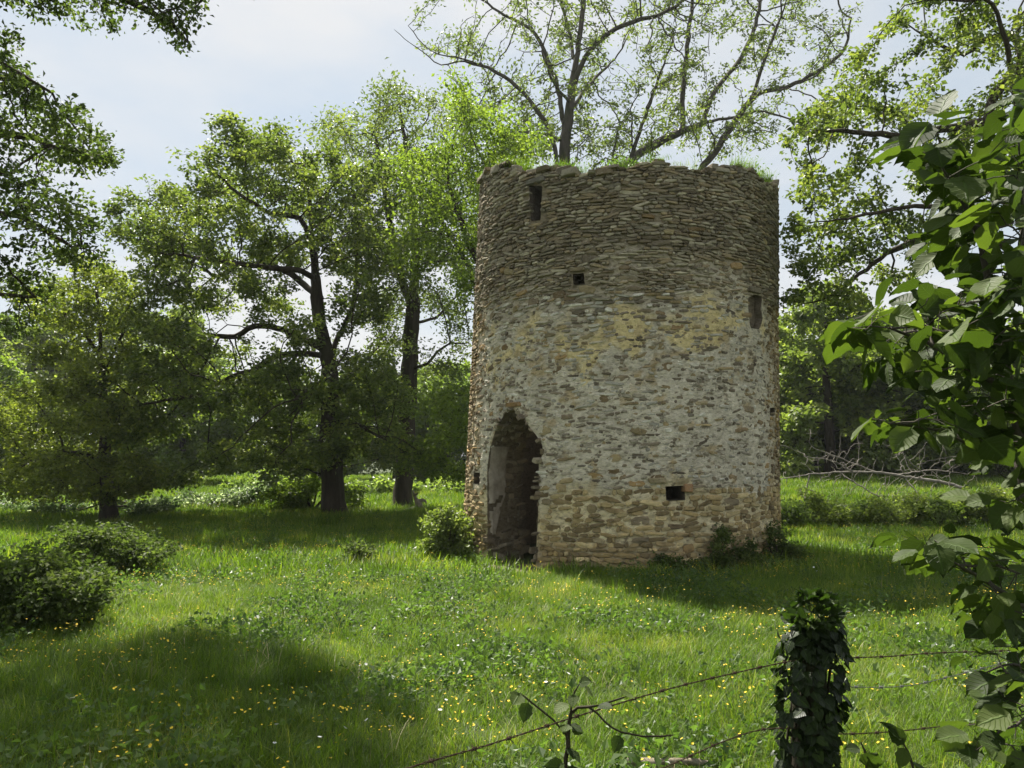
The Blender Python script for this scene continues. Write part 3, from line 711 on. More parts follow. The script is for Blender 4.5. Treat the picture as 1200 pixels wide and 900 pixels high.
blob = [(1000, 78, 18), (1010, 108, 22), (1040, 120, 17), (972, 125, 17), (935, 150, 15), (948, 175, 11), (990, 145, 16), (1078, 115, 13), (1060, 18, 15), (1100, 38, 26), (1140, 28, 26), (1182, 48, 30), (1112, 74, 15), (1170, 108, 22), (938, 220, 13), (968, 222, 20), (1000, 205, 15), (1012, 240, 20), (932, 265, 12), (968, 270, 17), (985, 300, 20), (1020, 290, 20), (1050, 258, 20), (948, 310, 12), (980, 340, 17), (930, 352, 13), (1000, 362, 15), (1060, 320, 22), (1085, 195, 22), (1122, 178, 24), (1110, 280, 22), (1162, 245, 26), (1190, 195, 26), (1150, -20, 30), (1090, -20, 22), (1240, 60, 40), (1260, 160, 40), (1250, -40, 40), (1330, 0, 50), (1330, 120, 50)]
tree('overhanging_oak', 'oak beyond the hazel, reaching ragged leafy branches towards the tower', limbs, blobs_to_attr(blob, Y, 1.5, 2000, g, .5), M['oak'], M['bark'], .24, .0055, .17, .2, 25000, .09, 5, cluster=.085)

# tree overhanging from the left
Y = 11
limbs = [[np.array([-10.2, 11, 0]), np.array([-10.2, 11, 3]), np.array([-10, 11, 6]), np.array([-9.8, 11, 8.5])],
         [np.array([-10, 11, 5.8])]+L3(Y, [(-90, 150), (-30, 155, -.2), (30, 160, -.3), (70, 175, -.3), (110, 180, -.3)]),
         [np.array([-10, 11, 7.4])]+L3(Y, [(-60, -40), (30, -25, .2), (110, -15, .3), (160, 5, .4), (195, 25, .4), (222, 50, .4)]),
         [np.array([-10.1, 11, 3.6])]+L3(Y, [(-80, 275, .2), (0, 250, .4), (40, 262, .4), (85, 290, .3)]),
         [np.array([-10.1, 11, 2.9])]+L3(Y, [(-60, 350), (0, 345), (40, 350)]), [np.array([-10, 11, 7.2])]+L3(Y, [(-40, 60), (20, 85), (60, 110)]),
         [np.array([-9.9, 11, 7.6]), np.array([-7.6, 10.5, 9]), np.array([-5.5, 10.4, 9.4]), np.array([-3.8, 10.2, 9.6])], [np.array([-9.9, 11, 7.9]), np.array([-8, 9, 9.5]), np.array([-6, 8, 9.8])]]
blob = [(20, 108, 26), (60, 128, 26), (100, 152, 20), (30, 170, 30), (80, 180, 22), (112, 180, 12), (20, 220, 26), (60, 228, 20), (25, 258, 17), (92, 250, 9), (40, 290, 25), (105, 280, 9), (10, 320, 22), (40, 340, 20), (20, 380, 16), (95, 305, 9), (30, 3, 17), (75, 8, 15), (110, 8, 13), (140, 2, 14), (175, 10, 15), (203, 18, 14), (222, 14, 11), (190, 34, 9), (212, 45, 7), (10, 75, 14), (-40, 120, 30), (-50, 200, 30), (-40, 300, 28), (-60, 40, 30)]
at = blobs_to_attr(blob, Y, 1.4, 1900, g, .55)
up_ = np.array([(-7.5, 10.5, 9.2, 1.2), (-5.6, 10.4, 9.5, 1.2), (-4.2, 10.2, 9.7, 1.0), (-6.2, 8.6, 9.8, 1.2), (-8, 9, 9.8, 1.3), (-3.6, 9.2, 10, .9), (-9.5, 9.5, 9.5, 1.4), (-4.9, 11.4, 10, 1), (-5, 9.6, 10.2, 1.3), (-6.8, 10, 10.6, 1.4), (-4.4, 10.8, 10.6, 1.1), (-7.5, 8.2, 10.2, 1.3), (-5.4, 12, 10.4, 1)])
at = np.concatenate([at]+[s_[:3]+norm(g.normal(0, 1, (190, 3)))*(g.random((190, 1))**.4)*s_[3] for s_ in up_])
tree('overhanging_tree', 'tree reaching small-leaved branches over the meadow opposite the hazel', limbs, at, M['dark'], M['bark'], .3, .006, .17, .2, 50000, .08, 6, cluster=.095)

# bushy tree at the left edge of the meadow
Y = 22
limbs = [L3(Y, [(126, 609), (125, 570), (122, 500), (119, 430), (116, 370), (112, 325)]), L3(Y, [(123, 520), (145, 480, -.8), (165, 470, -1)]), L3(Y, [(122, 510), (95, 470, .8), (75, 440, 1)]),
         L3(Y, [(124, 545), (90, 530, -1), (50, 540, -1.5)]), L3(Y, [(124, 550), (155, 535, 1), (175, 540, 1.4)]), L3(Y, [(120, 440), (140, 400, .5), (150, 370, .8)]), L3(Y, [(119, 420), (90, 380, -.5), (65, 365, -.8)])]
blob = [(110, 320, 22), (140, 332, 20), (85, 340, 20), (150, 370, 22), (60, 372, 17), (110, 378, 30), (130, 430, 34), (80, 420, 22), (90, 470, 32), (130, 490, 36), (160, 545, 18), (60, 540, 32), (100, 548, 36), (30, 565, 26), (30, 510, 22), (150, 575, 18), (40, 345, 15), (15, 480, 20), (180, 560, 18), (45, 460, 18), (95, 580, 20)]
tree('hornbeam_tree', 'dense bushy tree with dark slim trunk left of the oak', limbs, blobs_to_attr(blob, Y, 3, 1500, g), M['olive'], M['bark'], .19, .008, .27, .33, 40000, .11, 7, cluster=.16, tilt=.7)

# ------------------------------------------------------------------ background woodland: three kinds of tree, copied
def crown_tree(name, label, h, rx, mat, seed, nleaf, group, lsize=.27, base=.03):
    g2 = np.random.default_rng(seed); at = []
    for k in range(38):
        a = g2.uniform(0, 2*math.pi); zf = g2.random(); z_ = h*(base+.08+(1-base-.16)*zf); rr = rx*math.sqrt(max(.05, 1-((zf-.35)/.75)**2))*g2.random()**.5*.85; rad = rx*g2.uniform(.22, .4)
        at.append(np.array([rr*math.cos(a), rr*math.sin(a), z_])+norm(g2.normal(0, 1, (36, 3)))*(g2.random((36, 1))**.4)*rad*np.array([1, 1, .75]))
    at = np.concatenate(at); at[:, 2] = np.maximum(at[:, 2], h*base)
    limbs = [[np.zeros(3), np.array([.05, 0, h*.25]), np.array([0, .1, h*.55]), np.array([.1, 0, h*.85])]]
    return tree(name, label, limbs, at, mat, M['bark'], .028*h, .012, .045*h, .06*h, nleaf, lsize, seed, cluster=.024*h, group=group, thr=4, width=.38, tilt=.7)
def dup(root, loc, rz, sc, label=None, group=None):
    r = root.copy(); COL.objects.link(r); r.location = loc; r.rotation_euler = (0, 0, rz); r.scale = (sc[0], sc[0], sc[1])
    if label: r['label'] = label
    if group: r['group'] = group
    for ch in root.children:
        c = ch.copy(); COL.objects.link(c); c.parent = r
    return r
GW = 'trees of the wood behind the meadow'
protos = [crown_tree('woodland_tree', '', 10, 4.4, M['wood_l'], 31, 24000, None), crown_tree('woodland_tree', '', 9, 4.8, M['wood_d'], 32, 24000, None), crown_tree('woodland_tree', '', 8, 4.0, M['lime'], 33, 18000, None)]
LW = ['mid-green tree in the wood beyond the oak and maple', 'dark green tree in the wood beyond the oak and maple', 'pale yellow-green tree in the wood beyond the oak and maple']
RW = ['mid-green tree in the wood beyond the fallen dead branch', 'dark green tree in the wood beyond the fallen dead branch', 'pale yellow-green tree in the wood beyond the fallen dead branch']
spots = [(-30, 48, 0, .95), (-27, 38, 2, .85), (-21, 44, 0, .9), (-17, 40, 2, .8), (-13, 40, 2, .75), (-10.5, 42, 2, .72), (-7, 47, 0, .78), (-3.5, 44, 1, .72), (0, 46, 0, .75), (4, 48, 1, .8), (9, 48, 0, .8), (-36, 55, 1, 1.2),
         (-25, 62, 1, 1.15), (-15, 64, 0, 1.05), (-6, 62, 1, 1.0), (3, 64, 0, 1.0), (-40, 42, 0, 1.1), (-45, 66, 0, 1.5), (-33, 72, 0, 1.5)]
spotr = [(16, 39, 0, .94), (20.5, 40, 1, 1.0), (25, 39, 0, .95), (30, 41, 1, 1.05), (35, 43, 0, 1.05), (14, 45, 1, .9), (18, 46, 0, .9), (23, 48, 1, 1.0), (28, 49, 0, 1.0), (33, 52, 1, 1.15), (42, 50, 0, 1.2), (14, 58, 0, .9), (26, 60, 1, 1.2)]
firsts = [True]*3
for lst, lab, gr in ((spots, LW, 'trees of the wood on the oak side'), (spotr, RW, 'trees of the wood on the fallen-branch side')):
    for k, (x, y, kind, s_) in enumerate(lst):
        x, y = (x*1.13, y*1.13) if lab is LW else (x, y); s_ *= 1.12 if lab is LW else 1
        loc = (x, y, float(gz(x, y))-.1); rz_ = k*2.4; sc_ = (s_*(1+.15*math.sin(k*3.1)), s_*(1+.12*math.cos(k*1.7)))
        if firsts[kind]:
            r = protos[kind]; firsts[kind] = False; r.location = loc; r.rotation_euler = (0, 0, rz_); r.scale = (sc_[0], sc_[0], sc_[1]); tag(r, lab[kind].replace(' tree', ' tall tree' if s_ > 1.08 else ' tree'), 'tree', gr)
            for c in r.children: c.location = (0, 0, 0)
        else: tag(dup(protos[kind], loc, rz_, sc_, lab[kind].replace(' tree', ' tall tree' if s_ > 1.08 else ' tree'), gr), cat='tree')

# ------------------------------------------------------------------ shrubs
def shrub(name, label, blob, Y, dh, mat, nleaf, lsize, seed, n=350, base=None, rt=.03, step=.12, cluster=.08, stems=4, width=.36, cat='shrub', group=None, tilt=.9, bz=0.0, barkm='bark'):
    g2 = np.random.default_rng(seed); at = blobs_to_attr(blob, Y, dh, n, g2); b = np.array(blob); u0 = b[:, 0].mean() if base is None else base
    x0 = P(u0, 600, Y)[0]; z0 = float(gz(x0, Y))+bz; c_ = at.mean(0); k_ = g2.random(len(at)) < .18; at[k_] = c_+(at[k_]-c_)*g2.uniform(1.05, 1.3, (k_.sum(), 1))+np.array([0, 0, .02]); at[:, 2] = np.maximum(at[:, 2], z0+.06)
    ext = max(.2, at[:, 0].std()); top = at[:, 2].max()-z0
    limbs = [[np.array([x0, Y, z0-.03]), np.array([x0, Y, z0+top*.2])]]
    for k in range(stems):
        a = g2.uniform(0, 2*math.pi); limbs.append([np.array([x0, Y, z0+.02]), np.array([x0+math.cos(a)*ext*.4, Y+math.sin(a)*dh*.3, z0+top*.3]), np.array([x0+math.cos(a)*ext*.8, Y+math.sin(a)*dh*.55, z0+top*.6])])
    return tree(name, label, limbs, at, mat, M[barkm], rt, .003, step, step*1.2, nleaf, lsize, seed, cluster=cluster, cat=cat, group=group, parts=('stem', 'foliage'), thr=4, width=width, tilt=tilt, flare=.1)
shrub('bramble_bush', 'dark dense bush at the left meadow edge, in shade nearest the fence', [(20, 670, 26), (55, 665, 26), (85, 685, 22), (30, 710, 34), (70, 715, 30), (100, 700, 14), (10, 740, 24), (-30, 700, 40)], 7.6, .7, M['dark'], 11000, .055, 41, n=500, base=30)
shrub('bramble_bush', 'dark leafy bush growing just behind the shaded bush by the meadow edge', [(95, 630, 18), (125, 628, 16), (155, 640, 18), (180, 645, 14), (110, 655, 22), (150, 662, 16), (85, 650, 18)], 11.5, .8, M['dark'], 8000, .065, 42, n=420)
shrub('elder_bush', 'fresh green bush tucked against the tower beside the doorway', [(522, 608, 11), (535, 614, 12), (512, 615, 12), (525, 632, 18), (545, 640, 14), (505, 640, 10)], 13.3, .45, M['wood_l'], 5200, .065, 43, n=300)
shrub('nettle_clump', 'small dark clump of nettles standing alone in the meadow', [(418, 645, 9), (430, 650, 10), (412, 658, 8), (425, 662, 9), (438, 660, 6)], 12.6, .25, M['dark'], 1500, .06, 44, n=120, step=.08, cluster=.05)
shrub('nettle_clump', 'dark ivy and nettles climbing the tower foot below the square hole', [(842, 640, 7), (848, 652, 9), (828, 662, 8), (868, 652, 8), (860, 668, 9), (882, 660, 9), (846, 620, 4), (852, 632, 5), (812, 668, 7), (895, 664, 8), (838, 672, 8), (872, 674, 7), (876, 640, 5)], 11.75, .2, M['dark'], 3800, .05, 45, n=260, step=.08, cluster=.05)
shrub('nettle_clump', 'low dark weeds along the tower foot between doorway and ivy', [(775, 662, 9), (790, 660, 9), (808, 662, 10), (822, 668, 9), (800, 672, 10), (770, 672, 7)], 11.65, .15, M['dark'], 2000, .05, 46, n=180, step=.08, cluster=.05)
shrub('nettle_clump', 'dark weeds at the tower foot on the shaded fallen-branch side', [(885, 650, 8), (900, 652, 9), (915, 644, 8), (928, 646, 7), (905, 634, 5), (890, 662, 8), (938, 650, 6), (918, 656, 7), (910, 622, 4)], 12.6, .3, M['dark'], 3000, .055, 47, n=200, step=.09, cluster=.06)
# pale blossoming scrub under the left trees, low bright bush behind the oak
hb = [(215, 597, 12), (235, 600, 10), (255, 594, 12), (280, 585, 14), (300, 578, 14), (195, 602, 9)]
shrub('hawthorn_scrub', 'pale grey-green blossoming scrub beyond the oak shade', hb, 27, 1.2, M['haw'], 7000, .12, 48, n=300, step=.2, cluster=.14, rt=.06)
shrub('hawthorn_scrub', 'darker low scrub spreading under the bushy slim-trunked tree', [(20, 600, 14), (50, 604, 12), (80, 606, 10), (160, 603, 10), (180, 598, 12), (0, 590, 16)], 24, 1, M['haw'], 6000, .12, 49, n=300, step=.2, cluster=.14, rt=.06, base=70)
shrub('low_bush', 'bright low spreading bush just behind the oak trunk', [(325, 578, 10), (345, 572, 12), (365, 568, 12), (385, 570, 12), (405, 575, 12), (350, 585, 10), (415, 590, 8), (335, 590, 6)], 25.5, 1.0, M['lime'], 7000, .11, 50, n=320, step=.18, cluster=.12, rt=.08)
for k, (u, v, r_) in enumerate([(455, 575, 16), (490, 578, 14), (520, 572, 14), (540, 580, 12), (430, 578, 12), (290, 572, 16), (320, 560, 12)]):
    shrub('meadow_edge_bush', 'rounded bush along the far meadow edge between oak and tower', [(u-r_*.5, v+r_*.4, r_*.7), (u+r_*.5, v+r_*.4, r_*.7), (u, v-r_*.2, r_*.8)], 36+k % 3, 1.2, M['wood_d'], 2200, .2, 60+k, n=110, step=.3, cluster=.2, rt=.06, group='bushes along the far meadow edge')
# low bramble hedge on the right, behind the shadow of the tower
for k, (u, v, r_, y_) in enumerate([(925, 602, 16, 19.0), (952, 598, 17, 19.6), (980, 600, 17, 19.2), (1008, 602, 15, 19.5), (1036, 600, 17, 19.0), (1066, 596, 17, 19.6), (1098, 594, 18, 19.2), (1130, 592, 20, 19.6), (1165, 590, 22, 19.3), (1205, 590, 22, 19.5)]):
    shrub('bramble_hedge_bush', 'low bramble bush closest to the tower wall in the row before the dead branch' if k == 0 else ('bright' if k % 3 else 'darker')+' low bramble bush in the row before the fallen dead branch', [(u-9, v+4, r_*.7), (u+8, v+3, r_*.7), (u, v-6, r_*.6), (u, v+12, r_*.6)], y_, .6, M['wood_l'] if k % 3 else M['wood_d'], 2300, .085, 80+k, n=150, step=.14, cluster=.10, group='low bramble hedge on the shaded side')

# ------------------------------------------------------------------ fallen dead branch, split stump, log
def woody(name, label, limbs, rt, rtip, step, seed, mat, cat, parts=('branch', 'twig'), ntw=160, tw=.5, rad=None):
    g2 = np.random.default_rng(seed); ps, par, n0 = grow(limbs, np.array([limbs[0][0]]), step, step*1.1, g=g2, iters=1)
    at = ps[g2.integers(3, len(ps), ntw)]+g2.normal(0, tw, (ntw, 3))*np.array([1, .7, .8]); at[:, 2] = np.maximum(at[:, 2], .08)
    ps, par, n0 = grow(limbs, at, step, step*1.1, g=g2, up=.05); r, cnt = radii(ps, par, rt, rtip)
    root = empty(name, Vector((*ps[0][:2], 0))); tag(root, label, cat)
    V, Fq = tubes(ps, par, r, 0, -9); under(parts[0], mk_mesh(parts[0], V, [Fq], mat, smooth=True), root); return root
Y = 26
woody('fallen_branch', 'pale dead fallen branch with bare twigs lying behind the bramble hedge', [L3(Y, [(1128, 572), (1100, 564), (1072, 561), (1029, 554), (969, 554), (916, 561)]),
      L3(Y, [(1075, 560), (1083, 556, -.2), (1065, 540, -.4), (1051, 522, -.5)]), L3(Y, [(1050, 557), (1090, 551, .3), (1118, 553, .5), (1108, 541, .5)]), L3(Y, [(1029, 554), (997, 542, .3), (962, 528, .5)]),
      L3(Y, [(985, 554), (1001, 565, -.4), (1029, 581, -.8), (1051, 592, -1)]), L3(Y, [(1000, 553), (975, 540, -.3), (945, 535, -.5)]), L3(Y, [(1060, 560), (1075, 578, -.5), (1078, 592, -.7)]), L3(Y, [(950, 556), (945, 575), (942, 592, -.3)])],
      .055, .008, .16, 91, M['deadwood'], 'branch', ntw=420, tw=.6)
woody('fallen_branch', 'short pale log lying at the tower end of the dead branch', [[np.array([9.5, 27, .18]), np.array([10.2, 27.1, .22]), np.array([11.2, 27.1, .2]), np.array([12, 27.2, .15])]], .12, .03, .2, 92, M['deadwood'], 'log', ntw=6, tw=.2)
woody('tree_stump', 'split weathered stump and roots at the ash trunk foot', [L3(25.6, [(492, 601), (490, 590), (485, 580), (483, 574)]), L3(25.6, [(490, 594), (478, 598, -.3), (462, 600, -.4)]), L3(25.6, [(490, 592), (498, 596, -.4), (506, 601, -.5)]), L3(25.6, [(489, 588), (497, 586), (500, 590)])], .15, .04, .1, 93, M['paleplank'], 'stump', ntw=10, tw=.2)
woody('fallen_branch', 'pale weathered stick lying in the grass below the barbed wire', [L3(4.25, [(735, 893), (770, 894), (800, 893), (835, 896)]), L3(4.25, [(770, 894), (785, 899), (800, 905)])], .03, .008, .06, 94, M['paleplank'], 'stick', ntw=6, tw=.06)

# ------------------------------------------------------------------ fence: post, ivy, barbed wire
PX, PY = float(P(945, 700, 3)[0]), 3.0
def build_post():
    root = empty('fence_post', (PX, PY, 0)); tag(root, 'rough old fence post wrapped in ivy carrying the barbed wire', 'fence post')
    zs = np.linspace(-.1, .93, 24); an = np.arange(14)/14*2*math.pi; V = []
    for z_ in zs:
        for a in an:
            r_ = .062*(1+.12*n3(math.cos(a)*1.3, math.sin(a)*1.3, z_*2)+.05*math.sin(a*5)); V.append((PX-.06+.075*z_+r_*math.cos(a), PY+r_*math.sin(a), z_+(.02*n3(math.cos(a)*2, math.sin(a)*2, 9) if z_ > 1 else 0)))
    ix = np.arange(len(V)).reshape(24, 14); Fq = np.stack([ix[:-1], np.roll(ix, -1, 1)[:-1], np.roll(ix, -1, 1)[1:], ix[1:]], -1).reshape(-1, 4)
    under('post_body', mk_mesh('post_body', V, [Fq, ix[-1:]], M['post'], smooth=True), root)
    for z_ in (.57, .70, .83):
        me = mk_mesh('staple', [(-.012, -.085, 0), (.012, -.085, 0), (.012, -.093, .006), (-.012, -.093, .006), (-.012, -.085, .012), (.012, -.085, .012)], [[(0, 1, 2, 3), (3, 2, 5, 4)]], M['wire'])
        o = link('staple', me, root); o.location = (-.06+.075*z_, 0, z_)
    return root
build_post()
def leaf_shape(L, W, kind, seed, droop=.2, cup=.12):
    """one broad leaf along +Y, stalk at the origin, 7x4 quads"""
    g2 = np.random.default_rng(seed); nu, nv = 8, 5; V, vein = [], []
    for i in range(nu):
        u = i/(nu-1)
        if kind == 'hazel': wd = W*(math.sin(math.pi*min(1, u**.72))**.62 if 0 < u < 1 else .0)*(1-.30*max(0, u-.6)/.4)
        elif kind == 'ivy': wd = W*[.30, .95, 1.0, .70, .72, .46, .22, 0][i]
        else: wd = W*math.sin(math.pi*u**.9)**.9
        wd *= 1+g2.uniform(-.07, .07)
        for j in range(nv):
            v = (j/(nv-1)*2-1); e = abs(v) > .9
            y = L*u-(L*.07*abs(v) if kind != 'ivy' else L*.10*abs(v)*(1-2*u))
            x = v*wd*.5*(1+(.07*(1 if i % 2 else -1) if e else 0))
            z_ = cup*L*abs(v)**1.3*(.8 if kind == 'hazel' else .5)-droop*L*u*u+L*.016*math.sin(i*2.6+abs(v)*3)+g2.normal(0, .006)*L
            V.append((x, y, z_)); vein.append((v, u, 0))
    ix = np.arange(nu*nv).reshape(nu, nv); Fq = np.stack([ix[:-1, :-1], ix[:-1, 1:], ix[1:, 1:], ix[1:, :-1]], -1).reshape(-1, 4)
    # stalk
    b = len(V); V += [(-.0012, 0, 0), (.0012, 0, 0), (.001, -L*.28, -L*.03), (-.001, -L*.28, -L*.03)]; vein += [(0, 0, 0)]*4
    return np.array(V), np.concatenate([Fq, [[b, b+1, b+2, b+3]]]), np.array(vein)
def leaf_set(kind, n, L, W, mat, **kw):
    out = []
    for k in range(n):
        V, Fq, ve = leaf_shape(L, W, kind, 100+k, droop=.12+.22*random.random(), cup=.05+.13*random.random())
        out.append(mk_mesh(kind+'_leaf', V, [Fq], mat, {'luv': ve, 'tint': np.full(len(V), .18+.64*k/(n-1))}, smooth=True))
    return out
def put_leaf(me, root, p, axis, nr, s, name='leaf'):
    y = Vector(axis).normalized(); z_ = Vector(nr); z_ = (z_-y*z_.dot(y)).normalized(); x = y.cross(z_)
    o = link(name, me, root); from mathutils import Matrix
    m = Matrix((x, y, z_)).transposed().to_4x4(); m.translation = Vector(p)-Vector(root.location)
    o.matrix_local = m @ Matrix.Scale(s, 4); return o
def leaves_joined(items, mat, name, root):
    V, Fq, T, ve, off = [], [], [], [], 0
    for (v, f, vn), p, axis, nr, s, t in items:
        y = norm(np.array(axis)); z_ = np.array(nr); z_ = norm(z_-y*(z_@y)); x = np.cross(y, z_)
        V.append(p+s*(v@np.stack([x, y, z_]))); Fq.append(f+off); off += len(v); T.append(np.full(len(v), t)); ve.append(vn)
    o = under(name, mk_mesh(name, np.concatenate(V), [np.concatenate(Fq)], mat, {'tint': np.concatenate(T), 'luv': np.concatenate(ve)}, smooth=True), root); o['kind'] = 'stuff'
def build_ivy():
    g2 = np.random.default_rng(55); root = empty('ivy_vine', (PX, PY, 0)); tag(root, 'dark glossy ivy smothering the fence post with fresh shoots on top', 'ivy')
    sets = leaf_set('ivy', 7, .037, .039, M['ivy'])
    # stems
    Vs, Fs, off = [], [], 0
    for k in range(7):
        a0 = k*.9; pts = [np.array([PX-.06+.075*z_+(.07+.01*math.sin(z_*9+k))*math.cos(a0+z_*1.6*(1 if k % 2 else -1)), PY+(.07+.01*math.sin(z_*9+k))*math.sin(a0+z_*1.6*(1 if k % 2 else -1)), z_]) for z_ in np.linspace(0, .96, 14)]
        q = smoothline(pts, .03); V, Fq = tubes(q, np.arange(len(q))-1, np.full(len(q), .006), 0); Vs.append(V); Fs.append(Fq+off); off += len(V)
    under('stem', mk_mesh('stem', np.concatenate(Vs), [np.concatenate(Fs)], M['bark'], smooth=True), root)
    raw = [leaf_shape(.037, .039, 'ivy', 400+k, .15, .1) for k in range(4)]; items = []
    for k in range(1200):
        z_ = 1.12-.95*g2.random()**1.15; a = g2.uniform(0, 2*math.pi) if k % 3 == 0 else g2.uniform(-math.pi*1.05, .05*math.pi)
        swell = np.interp(z_, [.1, .4, .7, .9, 1.0, 1.06, 1.12], [.075, .085, .098, .105, .085, .06, .02])*(1+.22*math.sin(z_*11+a*2)*math.sin(a*3+z_*5))+g2.uniform(-.008, .03)
        if k % 7 == 0: z_ = g2.uniform(.9, 1.03); a = g2.uniform(-math.pi, 0); swell = g2.uniform(.06, .085)
        rd = np.array([math.cos(a), math.sin(a), 0]); p = np.array([PX-.06+.075*z_, PY, z_])+rd*swell
        top = z_ > 1.0
        ax_ = np.array([g2.normal(0, .6), g2.normal(0, .3), -.7])+rd*.5 if not top else rd*.6+np.array([0, 0, g2.uniform(-.3, .6)])+g2.normal(0, .2, 3)
        nr = rd*.8+np.array([0, 0, .5])+g2.normal(0, .45, 3); s_ = g2.uniform(.5, 1.25)
        if k < 298: put_leaf(sets[int(np.clip(g2.normal(1.8, 1.4) if not top else g2.uniform(3, 7), 0, 6))], root, p, ax_, nr, s_)
        else: items.append((raw[k % 4], p-rd*.012, ax_, nr, s_, float(np.clip(g2.normal(.3, .2) if not top else .8, 0, 1))))
    leaves_joined(items, M['ivy'], 'inner_foliage', root)
build_ivy()
def wire(label, pts, mat, seed, r=.0017, barbs=True, gap=.13):
    g2 = np.random.default_rng(seed); q = smoothline(pts, .02); s = np.arange(len(q))*.02; Vs, Fs, off = [], [], 0
    t = norm(np.gradient(q, axis=0)); u = norm(np.cross(t, np.array([0, 0, 1.]))); v = np.cross(t, u)
    for ph in (0, math.pi):
        a = s*2*math.pi/.06+ph; qq = q+(u*np.cos(a)[:, None]+v*np.sin(a)[:, None])*r*1.2
        V, Fq = tubes(qq, np.arange(len(qq))-1, np.full(len(qq), r), 0); Vs.append(V); Fs.append(Fq+off); off += len(V)
    root = empty('barbed_wire', Vector(q[0])); tag(root, label, 'wire')
    under('strand', mk_mesh('strand', np.concatenate(Vs), [np.concatenate(Fs)], mat, smooth=True), root)
    if not barbs: return root
    bV, bF, off = [], [], 0
    for k, (d, o_) in enumerate((((.3, .8, .55), -.004), ((.3, -.8, -.5), -.002), ((-.2, .75, -.65), .002), ((-.2, -.7, .7), .004))):
        p0 = np.array([o_, 0, 0]); p1 = p0+norm(np.array(d))*.019; V, Fq = tubes(np.stack([p0, (p0+p1)/2, p1]), np.array([-1, 0, 1]), np.array([.0017, .0014, .0006]), 0); bV.append(V); bF.append(Fq+off); off += len(V)
    aa = np.linspace(0, 6*math.pi, 30); coil = np.stack([np.linspace(-.006, .006, 30), np.cos(aa)*.0042, np.sin(aa)*.0042], -1); V, Fq = tubes(coil, np.arange(30)-1, np.full(30, .0013), 0); bV.append(V); bF.append(Fq+off)
    me = mk_mesh('barb', np.concatenate(bV), [np.concatenate(bF)], mat)
    for d in np.arange(.05, s[-1], gap):
        i = int(d/.02); o = link('barb', me, root); tq = Vector(t[i]).to_track_quat('X', 'Z'); o.rotation_mode = 'QUATERNION'; o.rotation_quaternion = tq; o.location = Vector(q[i])-Vector(root.location)
    return root
wire('upper rusty barbed wire running from the ivy post towards the sapling', [P(380, 945, 1.75), P(470, 903, 1.9), P(575, 872, 2.1), P(690, 835, 2.35), P(800, 803, 2.65), P(905, 779, 2.93), P(945, 772, 2.93)], M['wire'], 1)
wire('upper rusty barbed wire running from the ivy post into the hazel', [P(945, 772, 2.93), P(990, 771, 3.05), P(1045, 769, 3.18), P(1100, 765, 3.3), P(1200, 762, 3.6)], M['wire'], 2)
wire('lower rusty barbed wire slanting down from the ivy post past the stick', [P(700, 935, 2.45), P(760, 908, 2.6), P(800, 890, 2.7), P(850, 868, 2.83), P(893, 855, 2.93), P(940, 853, 2.93)], M['wire'], 3)
wire('lower rusty barbed wire running from the ivy post into the hazel', [P(940, 855, 2.93), P(985, 860, 3.05), P(1050, 857, 3.2), P(1130, 849, 3.35), P(1220, 845, 3.6)], M['wire'], 4)
wire('thin grey wire between the two rusty strands beside the hazel', [P(942, 805, 2.93), P(990, 805, 3.05), P(1060, 804, 3.2), P(1125, 790, 3.35), P(1200, 770, 3.6)], M['wire_grey'], 5, .0012)

